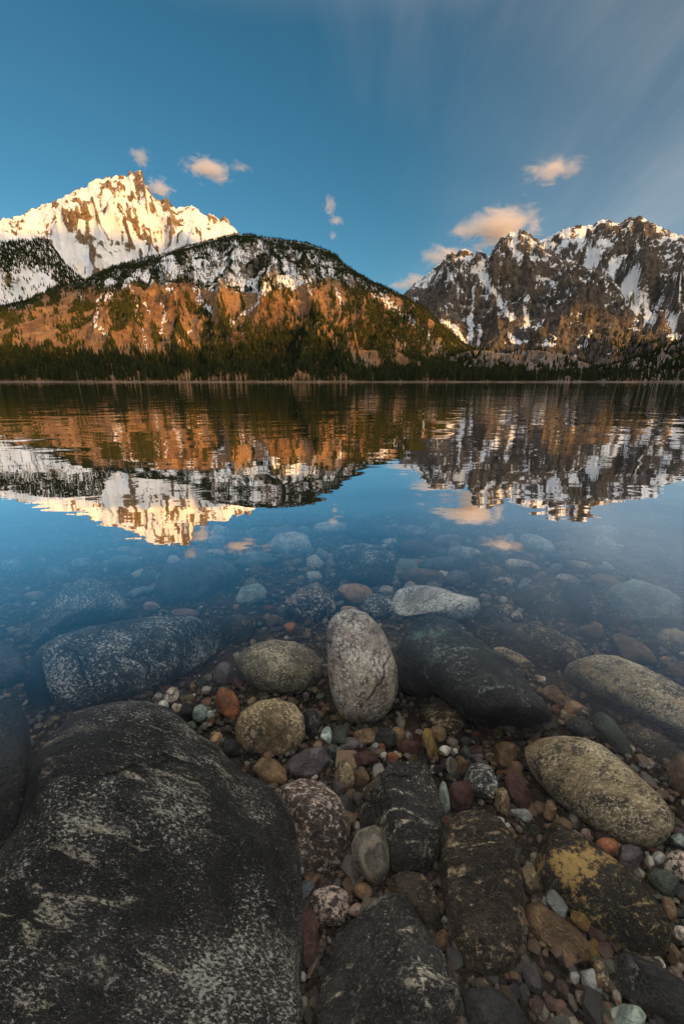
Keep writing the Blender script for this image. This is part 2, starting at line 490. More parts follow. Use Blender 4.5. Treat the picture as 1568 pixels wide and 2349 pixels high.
def far_bed(y):
    return np.interp(y, [12, 40, 200, 700, 900, 985, 1010, 1300], [-2.6, -5, -14, -10, -5, -0.35, 0.7, 1.5])


def bed_z(x, y):
    return np.where(y < 12, near_bed(x, y), np.interp(y, [12, 40, 200, 700, 850, 960, 1400], [-2.58, -5, -14, -12, -9, -7, -9]))


xs = np.concatenate([-np.geomspace(2600, 3.2, 26), np.linspace(-3, 3, 121), np.geomspace(3.2, 2600, 26)])
ys = np.concatenate([-np.geomspace(900, 4.2, 18), np.linspace(-4, 5, 181), np.geomspace(5.1, 1500, 50)])
XX, YY = np.meshgrid(xs, ys, indexing='ij')
ZZ = bed_z(XX, YY) + 0.02 * fbm(XX * 2.5, YY * 2.5, 1.0, 4) * (np.abs(XX) < 4)
ZZ = np.where(YY < -40, np.minimum(ZZ, 4.0 + 0.004 * (-YY)), ZZ)
m, n, b = new_mat('bed_gravel')
geo = n('NewGeometry', out=0)
vor = n('TexVoronoi', Vector=geo, Scale=70.0, out=1)
nz = n.noise(geo, 5.0, 5, 0.6)
c = n.mix(n.step(nz, 0.35, 0.65), (0.020, 0.016, 0.012), (0.050, 0.038, 0.028))
c = n.mix(0.35, c, n.mix(1.0, c, vor, 'MULTIPLY'))
n.put(b.inputs['Base Color'], c)
n.put(b.inputs['Roughness'], 0.9)
n.put(b.inputs['Specular IOR Level'], 0.1)
vd = n('TexVoronoi', Vector=geo, Scale=70.0, out=0)
n.put(b.inputs['Normal'], n('Bump', Strength=1.0, Distance=0.01, Height=n.math('SUBTRACT', 1.0, vd)))
link('lake_bed', mesh_np('lake_bed', np.stack([XX, YY, ZZ], -1).reshape(-1, 3), grid_faces(len(xs), len(ys))), m, kind='structure')

# narrow pale beach of stones and driftwood along the far shore
na_ = 700
azs = np.linspace(R(-46), R(46), na_)
prof = [(-14, -1.2), (-4, -0.15), (0, 0.15), (5, 0.5), (11, 0.9), (22, 1.3), (34, 0.6)]
PB = np.zeros((na_, len(prof), 3))
shore_d = 905 / 1.0 + 9 * fbm(azs * 9, 2.0, 0, 4) + np.interp(azs, R(np.array([-46, 0, 46])), [0, 0, 45])
for k, (dd, zz_) in enumerate(prof):
    d_ = shore_d + dd
    PB[:, k] = np.stack([d_ * np.sin(azs), d_ * np.cos(azs), zz_ + (0.5 if 2 <= k <= 5 else 0.0) * fbm(azs * 300, k * 3.1, 0, 3)], -1)
m, n, b = new_mat('beach_stones')
geo = n('NewGeometry', out=0)
c = n.mix(n.step(n.noise(geo, 0.25, 5, 0.7), 0.4, 0.62), (0.08, 0.065, 0.05), (0.36, 0.31, 0.27))
c = n.mix(n.step(n.noise(geo, 0.018, 5, 0.7), 0.42, 0.58, 0.85, 0.0), c, (0.075, 0.06, 0.045))
n.put(b.inputs['Base Color'], c)
n.put(b.inputs['Roughness'], 0.9)
link('far_shore_beach', mesh_np('far_shore_beach', PB.reshape(-1, 3), grid_faces(na_, len(prof))), m, kind='structure')

# the lake surface: clear water that mirrors more the flatter one looks at it
m = bpy.data.materials.new('lake_water')
m.use_nodes = True
m.node_tree.nodes.clear()
n = NT(m.node_tree)
geo = n('NewGeometry', out=0)
swell = n.noise(n.mapping(geo, scale=(0.24, 0.42, 1), rot=(0, 0, R(9))), 1.0, 2, 0.45, 0.4)
rip = n.noise(n.mapping(geo, scale=(0.95, 1.75, 1), rot=(0, 0, R(-7))), 1.0, 2.0, 0.5, 0.5)
chop = n.noise(n.mapping(geo, scale=(0.09, 0.24, 1), rot=(0, 0, R(4))), 1.0, 4, 0.6)
calm = n.noise(n.mapping(geo, scale=(0.004, 0.02, 1)), 1.0, 3, 0.5)
sepw = m.node_tree.nodes.new('ShaderNodeSeparateXYZ')
m.node_tree.links.new(geo, sepw.inputs[0])
ry = n.step(sepw.outputs[1], 2.0, 7.0)
h = n.math('ADD', n.math('MULTIPLY', swell, 0.019), n.math('MULTIPLY', n.math('MULTIPLY', rip, ry), 0.0095))
tiny = n.noise(n.mapping(geo, scale=(3.0, 5.0, 1), rot=(0, 0, R(12))), 1.0, 2, 0.5, 0.5)
h = n.math('ADD', h, n.math('MULTIPLY', tiny, 0.0009))
h = n.math('ADD', h, n.math('MULTIPLY', chop, n.math('MULTIPLY', n.step(calm, 0.35, 0.65), 0.06)))
nor = n('Bump', Strength=1.0, Distance=1.0, Height=h)
facing = n('LayerWeight', Blend=0.5, Normal=nor, out=1)
fac = n.step(facing, 0.31, 0.87, 0.006, 0.985)
gl = n('BsdfGlossy', Color=(0.97, 0.98, 1.0), Roughness=0.012, Normal=nor)
tr = n('BsdfTransparent', Color=(0.93, 0.97, 0.97))
mixs = n('MixShader', fac, tr, gl)
out = m.node_tree.nodes.new('ShaderNodeOutputMaterial')
m.node_tree.links.new(mixs, out.inputs[0])
wx = np.concatenate([-np.geomspace(2600, 8, 14), np.linspace(-6, 6, 7), np.geomspace(8, 2600, 14)])
wy = np.concatenate([[-4.5, -2], np.geomspace(0.5, 1400, 24)])
WX, WY = np.meshgrid(wx, wy, indexing='ij')
link('lake_water', mesh_np('lake_water', np.stack([WX, WY, 0 * WX], -1).reshape(-1, 3), grid_faces(len(wx), len(wy))), m, kind='structure')


# ------------------------------------------------------------------ conifers
def conifer(tiers, sides, seed, slim=0.2, trunk=True):
    """unit-height conifer: stacked ragged skirts of boughs round a tapered trunk"""
    r_ = random.Random(seed)
    V, Fc = [], []
    for t in range(tiers):
        f0 = 0.10 + 0.84 * t / tiers
        f1 = min(1.0, f0 + 1.75 * 0.84 / tiers)
        rad = slim * (1 - f0) ** 0.85 * r_.uniform(0.85, 1.15) + 0.012
        ph = r_.uniform(0, 6.28)
        ap = len(V)
        V.append((r_.uniform(-.01, .01), r_.uniform(-.01, .01), f1))
        ring = []
        for k in range(sides * 2):
            a = ph + math.pi * k / sides
            rr = rad * (r_.uniform(0.8, 1.25) if k % 2 == 0 else r_.uniform(0.35, 0.6))
            z = f0 + (-0.02 if k % 2 == 0 else 0.035) + r_.uniform(-.012, .012)
            ring.append(len(V))
            V.append((rr * math.cos(a), rr * math.sin(a), z))
        for k in range(sides * 2):
            Fc.append((ap, ring[k], ring[(k + 1) % (sides * 2)]))
    if trunk:
        b0 = len(V)
        for k in range(4):
            a = k * math.pi / 2
            V.append((0.014 * math.cos(a), 0.014 * math.sin(a), -0.06))
        V.append((0, 0, 0.55))
        for k in range(4):
            Fc.append((b0 + k, b0 + (k + 1) % 4, b0 + 4))
    return np.array(V), np.array(Fc)


def tree_material(name, dark, light):
    m, n, b = new_mat(name)
    geo = n('NewGeometry', out=0)
    tv = attr(n, 'tone')
    c = n.mix(tv, dark, light)
    c = n.mix(n.step(n.noise(geo, 0.9, 3, 0.7), 0.45, 0.7, 0, 0.55), c, tuple(0.5 * x for x in dark))
    n.put(b.inputs['Base Color'], c)
    n.put(b.inputs['Roughness'], 0.9)
    n.put(b.inputs['Specular IOR Level'], 0.08)
    return m


M_TREE = tree_material('conifer_needles', (0.018, 0.026, 0.012), (0.055, 0.062, 0.022))
PROTO = [conifer(4, 3, s, sl) for s, sl in ((1, .16), (2, .19), (3, .14), (4, .21))]
PROTO_FAR = [conifer(2, 3, s, sl, trunk=False) for s, sl in ((11, .20), (12, .24), (13, .17))]


def scatter(M, dens, size, seed):
    """random places on a mountain grid; dens is trees per square metre at each grid point"""
    r_ = np.random.default_rng(seed)
    lam = np.clip(dens, 0, None) * M['area']
    k = r_.poisson(lam[:-1, :-1])
    i, j = np.nonzero(k)
    rep = k[i, j]
    i, j = np.repeat(i, rep), np.repeat(j, rep)
    a, b_ = r_.random(len(i)), r_.random(len(i))
    P = M['P']
    pos = (P[i, j] * ((1 - a) * (1 - b_))[:, None] + P[i + 1, j] * (a * (1 - b_))[:, None]
           + P[i, j + 1] * ((1 - a) * b_)[:, None] + P[i + 1, j + 1] * (a * b_)[:, None])
    hgt = size[0] + (size[1] - size[0]) * r_.random(len(i)) ** 1.3
    return pos, hgt


def forest(name, label, pos, hgt, seed, tone=0.4, protos=None):
    protos = protos or PROTO
    r_ = np.random.default_rng(seed)
    Vs, Fs, Ts, off = [], [], [], 0
    kind = r_.integers(0, len(protos), len(pos))
    for q, (V0, F0) in enumerate(protos):
        p, hh = pos[kind == q], hgt[kind == q]
        if not len(p):
            continue
        a = r_.random(len(p)) * 6.283
        ca, sa = np.cos(a)[:, None], np.sin(a)[:, None]
        wd = (hh * r_.uniform(0.8, 1.25, len(p)))[:, None]
        X = (V0[None, :, 0] * ca - V0[None, :, 1] * sa) * wd
        Y = (V0[None, :, 0] * sa + V0[None, :, 1] * ca) * wd
        Z = V0[None, :, 2] * hh[:, None]
        V = np.stack([X, Y, Z], -1) + p[:, None, :]
        Vs.append(V.reshape(-1, 3))
        Fs.append((F0[None] + (np.arange(len(p)) * len(V0))[:, None, None] + off).reshape(-1, 3))
        Ts.append(np.repeat(np.clip(tone + r_.normal(0, 0.3, len(p)), 0, 1), len(V0)))
        off += len(p) * len(V0)
    me = mesh_np(name, np.concatenate(Vs), np.concatenate(Fs), False, dict(tone=np.concatenate(Ts)))
    print(name, len(pos), 'trees', off)
    return link(name, me, M_TREE, kind='stuff', label=label, category='forest')


# hill: thin wood with snow showing on top, clumps down the orange slope, dense wood at the foot
u, v, P, A, S = HL['u'], HL['v'], HL['P'], HL['A'], HL['S']
L2 = [(-400, 800), (0, 800), (100, 812), (200, 822), (300, 826), (350, 820), (420, 806), (520, 796), (580, 778), (640, 765), (700, 768), (780, 800), (810, 838), (850, 852), (900, 845), (980, 850), (1100, 856)]
b2 = below(u, v, L2) + 10 * fbm(u / 30, v / 30, 6.0, 3)
clump = fbm(A * 42, S * 5.5, 9.5, 4) + 0.5 * fbm(P[..., 0] / 60, P[..., 1] / 60, 3.3, 3)
clear = fbm(A * 46 + 2 * S, S * 6, 3.5, 4) + 0.7 * fbm(P[..., 0] / 75, P[..., 1] / 75, 7.3, 4)
crestd = 1 - sstep(below(u, v, SKY_HILL), 4, 30)
d_up = upper * (0.0055 + 0.052 * sstep(clear + 0.9 * crestd - 0.35 * np.exp(-((u - 480) / 260) ** 2 - ((v - 610) / 40) ** 2), -0.25, 0.40))
right = sstep(u, 780, 860)
d_mid = (1 - upper) * (1 - sstep(b2, -12, 6)) * sstep(clump + 0.45 * right + 0.25 * np.exp(-((u - 250) / 90) ** 2 - ((v - 720) / 50) ** 2), 0.10, 0.45) * 0.020
d_mid = d_mid * (1 - 0.85 * sstep(snow_hl, 0.4, 0.6)) + (1 - upper) * 0.0006
d_low = sstep(b2, -8, 8) * 0.022 * (1 - 0.85 * np.clip(scree, 0, 1))
patch = np.exp(-((u - 690) / 110) ** 2 - ((v - 772) / 30) ** 2) + np.exp(-((u - 855) / 45) ** 2 - ((v - 775) / 30) ** 2) + 0.8 * np.exp(-((u - 950) / 90) ** 2 - ((v - 770 - (u - 950) * 0.45) / 18) ** 2)
d_low = d_low + np.clip(patch, 0, 1) * 0.012 * (1 - 0.8 * np.clip(scree, 0, 1))
live = (S > 0.02) * (S < 1.03) * (P[..., 2] > 0.8)
pos, hgt = scatter(HL, d_up * live, (6, 14), 3)
forest('hilltop_forest', 'thin dark conifer wood with snow between on the upper hill', pos, hgt, 4, 0.15, PROTO_FAR)
pos, hgt = scatter(HL, d_mid * live, (9, 20), 33)
forest('slope_trees', 'clumps of olive conifers on the orange slope', pos, hgt, 6, 0.75, PROTO_FAR)  # lighter tone than the other woods: sunlit look put into the colour
pos, hgt = scatter(HL, d_low * live, (13, 26), 34)
forest('lower_forest', 'dense dark green conifer wood at the foot of the broad hill', pos, hgt, 5, 0.4)

u, v, P, A, S = SPU['u'], SPU['v'], SPU['P'], SPU['A'], SPU['S']
e = below(u, v, SKY_SPUR)
dn = (0.016 * (1 - sstep(e + 12 * fbm(u / 25, v / 25, 2.0, 3), 50, 85)) + 0.0016) * (S < 1.03) * (v < 730)
pos, hgt = scatter(SPU, dn, (12, 22), 8)
forest('spur_forest', 'dark conifer wood on the spur below the snowy peak', pos, hgt, 9, 0.1, PROTO_FAR)

u, v, P, A, S = KN['u'], KN['v'], KN['P'], KN['A'], KN['S']
ck = fbm(P[..., 0] / 70, P[..., 1] / 70, 3.0, 4)
dn = 0.011 * sstep(ck + 0.5 * sstep(u, 1400, 1500) + 0.6 * sstep(v, 838, 862) + 0.6 * (1 - sstep(u, 1050, 1110)), 0.05, 0.45) + 0.0006
bare = np.exp(-((u - 1240) / 80) ** 2 - ((v - 822) / 16) ** 2)
pos, hgt = scatter(KN, dn * (1 - 0.85 * bare) * (P[..., 2] > 0.8) * (S > 0.02), (9, 21), 12)
forest('knoll_forest', 'dark conifer wood round the pale knolls at the foot of the rocky massif', pos, hgt, 13, 0.2, PROTO_FAR)

u, v, P, A, S = FR['u'], FR['v'], FR['P'], FR['A'], FR['S']
ck = fbm(P[..., 0] / 90, P[..., 1] / 90, P[..., 2] / 60, 4)
dn = 0.004 * sstep(ck + 0.5 * sstep(v, 740, 800), 0.25, 0.6) * sstep(v, 640, 800) + 0.0045 * np.exp(-((u - 1450) / 130) ** 2 - ((v - 800) / 30) ** 2)
pos, hgt = scatter(FR, dn * (S < 0.9), (10, 19), 15)
forest('massif_trees', 'scattered conifers on the lower ledges of the rocky massif', pos, hgt, 16, 0.1, PROTO_FAR)

# single conifers along the far shore
M_BARK = new_mat('bark')[0]
_n = NT(M_BARK.node_tree)
_b = M_BARK.node_tree.nodes['Principled BSDF']
_n.put(_b.inputs['Base Color'], _n.mix(_n.step(_n.noise(_n('NewGeometry', out=0), 2.0, 4), 0.4, 0.6), (0.07, 0.055, 0.045), (0.16, 0.13, 0.11)))
M_DEAD = new_mat('dead_wood')[0]
_n = NT(M_DEAD.node_tree)
_b = M_DEAD.node_tree.nodes['Principled BSDF']
_n.put(_b.inputs['Base Color'], _n.mix(_n.step(_n.noise(_n('NewGeometry', out=0), 1.0, 4), 0.4, 0.6), (0.16, 0.14, 0.12), (0.28, 0.25, 0.22)))
crowns, trunks = [], []
for s_ in range(6):
    V0, F0 = conifer(9, 5, 40 + s_, (0.13, 0.16, 0.19, 0.12, 0.17, 0.15)[s_], trunk=False)
    crowns.append(mesh_np('crown', V0, F0, False, dict(tone=np.full(len(V0), (0.2, 0.5, 0.35, 0.1, 0.65, 0.3)[s_]))))
    crowns[-1].materials.append(M_TREE)
V0 = [(0.016 * (1 - f) * math.cos(k * 1.0472) + 0.003 * math.cos(k * 1.0472), (0.016 * (1 - f) + 0.003) * math.sin(k * 1.0472), z) for f, z in ((0, -0.05), (0.95, 0.97)) for k in range(6)]
trunk_me = mesh_np('trunk', np.array(V0), np.array([(k, (k + 1) % 6, 6 + (k + 1) % 6, 6 + k) for k in range(6)]))
trunk_me.materials.append(M_BARK)
V1, F1 = list(V0), [(k, (k + 1) % 6, 6 + (k + 1) % 6, 6 + k) for k in range(6)]
r_ = random.Random(3)
for k in range(16):
    z, a, ln = r_.uniform(0.25, 0.95), r_.uniform(0, 6.28), r_.uniform(0.03, 0.08)
    b0 = len(V1)
    V1 += [(0, 0, z), (0, 0, z + 0.012), (ln * math.cos(a), ln * math.sin(a), z + 0.01), (ln * math.cos(a), ln * math.sin(a), z + 0.004)]
    F1.append((b0, b0 + 1, b0 + 2, b0 + 3))
snag_me = mesh_np('snag', np.array(V1), np.array(F1), False)
snag_me.materials.append(M_DEAD)
SHORE_TXT = [(-46, -24, 'below the open orange slope'), (-24, -6, 'below the middle of the wooded hill'), (-6, 10, 'below the hill\'s falling shoulder'), (10, 46, 'below the rocky massif')]
for k in range(290):
    azd = -40.5 + 81 * (k + r_.uniform(-0.45, 0.45)) / 290
    a = R(azd)
    d_ = float(np.interp(a, azs, shore_d)) + 6 + 32 * r_.random() ** 1.2
    hh = r_.uniform(13, 32) if azd < 22 else r_.uniform(11, 24)
    txt = next(t for lo, hi, t in SHORE_TXT if lo <= azd < hi)
    loc = (d_ * math.sin(a), d_ * math.cos(a), 1.2)
    if k % 13 == 4:
        o = link('dead_tree', snag_me, label='bare grey dead trunk among the shore conifers ' + txt, category='dead tree', group='dead trunks on the far shore, ' + txt)
        o.scale = (hh * 1.3, hh * 1.3, hh * 0.75)
    else:
        o = link('conifer_tree', None, label='dark conifer in the far shore\'s front row ' + txt, category='tree', group='far shore conifers ' + txt)
        link('crown', crowns[k % 6], parent=o)
        link('trunk', trunk_me, parent=o)
        o.scale = (hh * r_.uniform(0.9, 1.2), hh * r_.uniform(0.9, 1.2), hh)
    o.location = loc
    o.rotation_euler = (r_.uniform(-.02, .02), r_.uniform(-.02, .02), r_.uniform(0, 6.28))


# unseen cloud decks behind the camera, shaped to shade all but summits and slope
hv = np.array([math.cos(R(SUN_ROT)), -math.sin(R(SUN_ROT)), 0.0])
wv = np.cross(hv, np.array(sdir))
wv = wv if wv[2] > 0 else -wv
DECK = []
for k, dense in enumerate((0.56, 0.62)):
    m = bpy.data.materials.new('shade_deck')
    m.use_nodes = True
    m.node_tree.nodes.clear()
    n = NT(m.node_tree)
    out = m.node_tree.nodes.new('ShaderNodeOutputMaterial')
    sh = n('MixShader', dense, n('BsdfTransparent', Color=(0.86, 0.95, 1.0)), n('BsdfTranslucent', Color=(0.85, 0.85, 0.87)))
    m.node_tree.links.new(sh, out.inputs[0])
    DECK.append(m)


def shade_deck(mat, label, h_pts, lo, hi, far, seed):
    hh = np.linspace(h_pts[0], h_pts[-1], 180)
    L_ = np.interp(hh, h_pts, lo) + 60 * fbm(hh / 420, seed, 0, 4)
    H_ = np.interp(hh, h_pts, hi) + 60 * fbm(hh / 380, seed + 5, 0, 4)
    t = np.linspace(0, 2 * np.pi, 25)[:-1]
    V = []
    for k in range(len(hh)):
        taper = min(1, k / 12, (len(hh) - 1 - k) / 12) ** 0.5
        mid, half = (L_[k] + H_[k]) / 2, (H_[k] - L_[k]) / 2 * max(taper, 0.02)
        thick = 260 * max(taper, 0.02) * (1 + 0.5 * perlin(t * 2, k * 0.13, seed))
        V.append(hh[k] * hv + (mid + half * np.cos(t))[:, None] * wv + (far + thick * np.sin(t))[:, None] * np.array(sdir))
    V = np.array(V)
    nk, ntt = len(hh), len(t)
    F = [(a * ntt + q, (a + 1) * ntt + q, (a + 1) * ntt + (q + 1) % ntt, a * ntt + (q + 1) % ntt) for a in range(nk - 1) for q in range(ntt)]
    link('shade_clouds', mesh_np('shade_clouds', V.reshape(-1, 3), np.array(F)), mat, kind='stuff', label=label, category='shade_clouds')  # out of view, there for the shade they cast


shade_deck(DECK[0], 'unseen high cloud deck shaped to shade the hill and massif', [900, 0, -1000, -1500, -2080, -2230, -2500, -2950, -3150, -4000, -5200][::-1],
           [640, 630, 570, 560, 500, 480, 450, 420, 420, 560, 600][::-1], [1700, 1700, 1720, 1740, 1740, 1030, 1000, 980, 1270, 1290, 1200][::-1], 12000, 2)
shade_deck(DECK[1], 'unseen low deck added to shade the lake and far shore', [-5200, -3000, -1500, 0, 2500], [-900, -900, -900, -900, -900], [60, 110, 215, 240, 240], 14500, 9)

# ================================================================== STONES IN THE SHALLOWS
def stone_material(name, c1, c2, fleck=None, amount=0.0, fscale=70.0, stretch=(1, 1, 1), rot=(0, 0, 0), patch=None, pamount=0.5, pscale=4.0, rough=0.62, mottle=6.0, vein=None, band=None, crack=0.0):
    m, n, b = new_mat(name)
    co = n('TexCoord', out=3)
    rnd = n('ObjectInfo', out=5)
    off = n('CombineXYZ', n.math('MULTIPLY', rnd, 37.0), n.math('MULTIPLY', rnd, 91.0), n.math('MULTIPLY', rnd, 13.0))
    p = n('VectorMath', co, off, props=dict(operation='ADD'))
    big = n.noise(p, mottle, 5, 0.62)
    c = n.mix(n.step(big, 0.36, 0.64), c1, c2)
    ps = n.mapping(p, scale=stretch, rot=rot)
    mid = n.noise(ps, 17.0, 5, 0.74, 0.3)
    c = n.mix(n.step(mid, 0.40, 0.60, 0.75, 0.0), c, tuple(0.38 * x for x in c1))
    fine = n.noise(ps, fscale * 2.2, 3, 0.7)
    c = n.mix(n.step(fine, 0.42, 0.66, 0, 0.55), c, tuple(0.35 * x for x in c1))
    hgt = n.math('ADD', n.math('MULTIPLY', fine, 0.5), n.math('MULTIPLY', mid, 2.6))
    if patch:
        pm = n.math('ADD', n.noise(p, pscale, 4, 0.55), n.math('MULTIPLY', n.math('SUBTRACT', n.noise(ps, fscale * 0.8, 4, 0.75), 0.5), 0.55))
        pm = n.step(pm, 1.0 - pamount - 0.03, 1.0 - pamount + 0.05)
        c = n.mix(n.math('MULTIPLY', pm, 0.9), c, patch)
    if band:
        bn = n.noise(n.mapping(p, scale=(6, 34, 11), rot=(0.4, 0.3, 0.85)), 1.0, 5, 0.70, 0.8)
        bm_ = n.math('MULTIPLY', n.step(bn, 0.55, 0.65), n.step(n.noise(ps, fscale * 0.9, 4, 0.75), 0.44, 0.56))
        bm_ = n.math('MULTIPLY', bm_, n.step(n.noise(p, 3.0, 3, 0.5), 0.38, 0.56))
        c = n.mix(bm_, c, band)
    if fleck:
        fl = n.noise(ps, fscale, 4, 0.78)
        dens = n.math('MULTIPLY', n.math('SUBTRACT', n.noise(p, 6.5, 3, 0.65), 0.5), 0.50)
        gr = n.step(n.math('ADD', n.noise(ps, fscale * 1.7, 3, 0.7), n.math('MULTIPLY', dens, 0.7)), 0.50, 0.78, 0.0, 0.26)
        c = n.mix(gr, c, fleck)
        fm = n.step(n.math('ADD', fl, dens), 0.66 - amount * 0.34, 0.76 - amount * 0.28)
        c = n.mix(n.math('MULTIPLY', fm, 0.95), c, fleck)
    if vein:
        wv_ = n('TexWave', Vector=n.mapping(p, rot=(0.6, 0.4, 0.9)), Scale=9.0, Distortion=11.0, Detail=4.0, out=1)
        c = n.mix(n.step(wv_, 0.6, 0.95, 0, 0.6), c, vein)
    if crack:
        wob = n('TexNoise', Vector=p, Scale=9.0, Detail=4.0, out=1)
        pv = n('VectorMath', p, n('VectorMath', wob, (0.10, 0.10, 0.10), props=dict(operation='MULTIPLY')), props=dict(operation='ADD'))
        ve = n('TexVoronoi', Vector=pv, Scale=crack, props=dict(feature='DISTANCE_TO_EDGE'))
        ck = n.math('MULTIPLY', n.step(ve, 0.0, 0.022, 1.0, 0.0), n.step(n.noise(p, 3.7, 3, 0.5), 0.50, 0.60))
        c = n.mix(n.math('MULTIPLY', ck, 0.8), c, tuple(0.3 * x for x in c1))
        hgt = n.math('SUBTRACT', hgt, n.math('MULTIPLY', ck, 1.6))
    n.put(b.inputs['Base Color'], c)
    n.put(b.inputs['Roughness'], rough)
    n.put(b.inputs['Specular IOR Level'], 0.2)
    n.put(b.inputs['Normal'], n('Bump', Strength=0.9, Distance=0.008, Height=hgt))
    return m


SM = {
    'black_gneiss': stone_material('black_gneiss', (0.014, 0.015, 0.016), (0.040, 0.040, 0.040), (0.58, 0.55, 0.48), 0.30, 130, (1, 2.4, 1), (0, 0, 0.6), band=(0.52, 0.46, 0.36), crack=2.6),
    'slate_speckled': stone_material('slate_speckled', (0.035, 0.036, 0.037), (0.085, 0.085, 0.083), (0.68, 0.66, 0.60), 0.42, 85, (1, 2.2, 1), (0, 0, 0.3), band=(0.75, 0.72, 0.65), crack=4.0),
    'pale_granite': stone_material('pale_granite', (0.42, 0.32, 0.245), (0.62, 0.50, 0.40), (0.82, 0.75, 0.66), 0.46, 110, (1, 0.6, 1), (0, 0, 0.2), (0.11, 0.075, 0.055), 0.45, 30, crack=3.0),
    'tan_granite': stone_material('tan_granite', (0.34, 0.25, 0.145), (0.54, 0.41, 0.25), (0.78, 0.65, 0.45), 0.50, 105, (1, 1.8, 1), (0, 0, 0.8), (0.06, 0.05, 0.04), 0.45, 24),
    'olive_granite': stone_material('olive_granite', (0.17, 0.14, 0.085), (0.34, 0.28, 0.175), (0.60, 0.52, 0.36), 0.40, 105, (1, 1.5, 1), (0, 0, 0.4), (0.05, 0.045, 0.035), 0.43, 20),
    'tan_mottled': stone_material('tan_mottled', (0.20, 0.14, 0.08), (0.40, 0.29, 0.16), (0.64, 0.50, 0.30), 0.40, 85, (1, 1.5, 1), (0, 0, 1.1), (0.05, 0.045, 0.04), 0.46, 13),
    'white_granite': stone_material('white_granite', (0.55, 0.48, 0.39), (0.75, 0.70, 0.61), (0.88, 0.85, 0.78), 0.55, 60, (1, 2.0, 1), (0, 0, 0.1), (0.20, 0.17, 0.14), 0.42, 14),
    'green_black': stone_material('green_black', (0.022, 0.025, 0.024), (0.048, 0.052, 0.048), (0.24, 0.25, 0.22), 0.22, 80, (1, 1.5, 1), (0, 0, 0.5), (0.11, 0.17, 0.15), 0.38, 4.2, band=(0.30, 0.35, 0.29), crack=3.5),
    'black_angular': stone_material('black_angular', (0.020, 0.020, 0.020), (0.048, 0.046, 0.043), (0.65, 0.60, 0.50), 0.13, 80, (1, 1.4, 1), (0, 0, 0.5), (0.085, 0.060, 0.035), 0.40, 5, band=(0.75, 0.65, 0.50), crack=4.0),
    'black_lichen': stone_material('black_lichen', (0.020, 0.018, 0.015), (0.045, 0.038, 0.03), (0.40, 0.30, 0.14), 0.26, 85, (1, 1.3, 1), (0, 0, 0.9), (0.46, 0.29, 0.10), 0.42, 6.0, band=(0.58, 0.39, 0.16)),
    'dark_brown': stone_material('dark_brown', (0.026, 0.021, 0.016), (0.070, 0.055, 0.038), (0.38, 0.28, 0.17), 0.25, 70, (1, 1.6, 1), (0, 0, 0.3), band=(0.42, 0.31, 0.19)),
    'brown_smooth': stone_material('brown_smooth', (0.15, 0.09, 0.048), (0.30, 0.19, 0.105), rough=0.5),
    'rust': stone_material('rust', (0.24, 0.085, 0.04), (0.44, 0.18, 0.09), rough=0.5),
    'maroon': stone_material('maroon', (0.075, 0.032, 0.028), (0.14, 0.065, 0.055), rough=0.5),
    'tan_smooth': stone_material('tan_smooth', (0.38, 0.23, 0.12), (0.50, 0.32, 0.18), rough=0.5),
    'ochre': stone_material('ochre', (0.28, 0.17, 0.045), (0.42, 0.28, 0.09), rough=0.5),
    'pink': stone_material('pink', (0.25, 0.17, 0.14), (0.40, 0.29, 0.24), (0.55, 0.46, 0.40), 0.2, 80),
    'pink_speckled': stone_material('pink_speckled', (0.045, 0.034, 0.030), (0.12, 0.085, 0.07), (0.72, 0.56, 0.46), 0.52, 60, (1, 1.8, 1), (0, 0, 0.6)),
    'white_quartz': stone_material('white_quartz', (0.52, 0.52, 0.47), (0.70, 0.69, 0.62), rough=0.45),
    'white_marbled': stone_material('white_marbled', (0.42, 0.43, 0.40), (0.60, 0.59, 0.54), vein=(0.11, 0.12, 0.12)),
    'green_marbled': stone_material('green_marbled', (0.20, 0.26, 0.22), (0.34, 0.40, 0.34), vein=(0.55, 0.58, 0.50)),
    'green_smooth': stone_material('green_smooth', (0.060, 0.075, 0.058), (0.11, 0.13, 0.10), rough=0.5),
    'pale_green': stone_material('pale_green', (0.22, 0.28, 0.25), (0.38, 0.44, 0.40), (0.6, 0.64, 0.6), 0.25, 50),
    'blue_grey': stone_material('blue_grey', (0.075, 0.092, 0.11), (0.13, 0.15, 0.17), rough=0.5),
    'teal_grey': stone_material('teal_grey', (0.13, 0.17, 0.18), (0.23, 0.28, 0.28), rough=0.5),
    'purple_grey': stone_material('purple_grey', (0.10, 0.085, 0.09), (0.18, 0.15, 0.155), rough=0.5),
    'charcoal': stone_material('charcoal', (0.022, 0.023, 0.024), (0.045, 0.044, 0.042), (0.14, 0.13, 0.12), 0.15, 70),
    'grey_striped': stone_material('grey_striped', (0.12, 0.115, 0.10), (0.20, 0.17, 0.13), vein=(0.30, 0.25, 0.19)),
}

ICO = {}
for lv in (1, 2, 3, 4, 5):
    bm = bmesh.new()
    bmesh.ops.create_icosphere(bm, subdivisions=lv, radius=1.0)
    bm.verts.ensure_lookup_table()
    ICO[lv] = (np.array([v_.co[:] for v_ in bm.verts]), np.array([[q.index for q in f_.verts] for f_ in bm.faces]))
    bm.free()

CAMP = np.array([0, 0, CAM_H])
STONE_LOG = []       # survey centre and radius of every stone, for the gravel


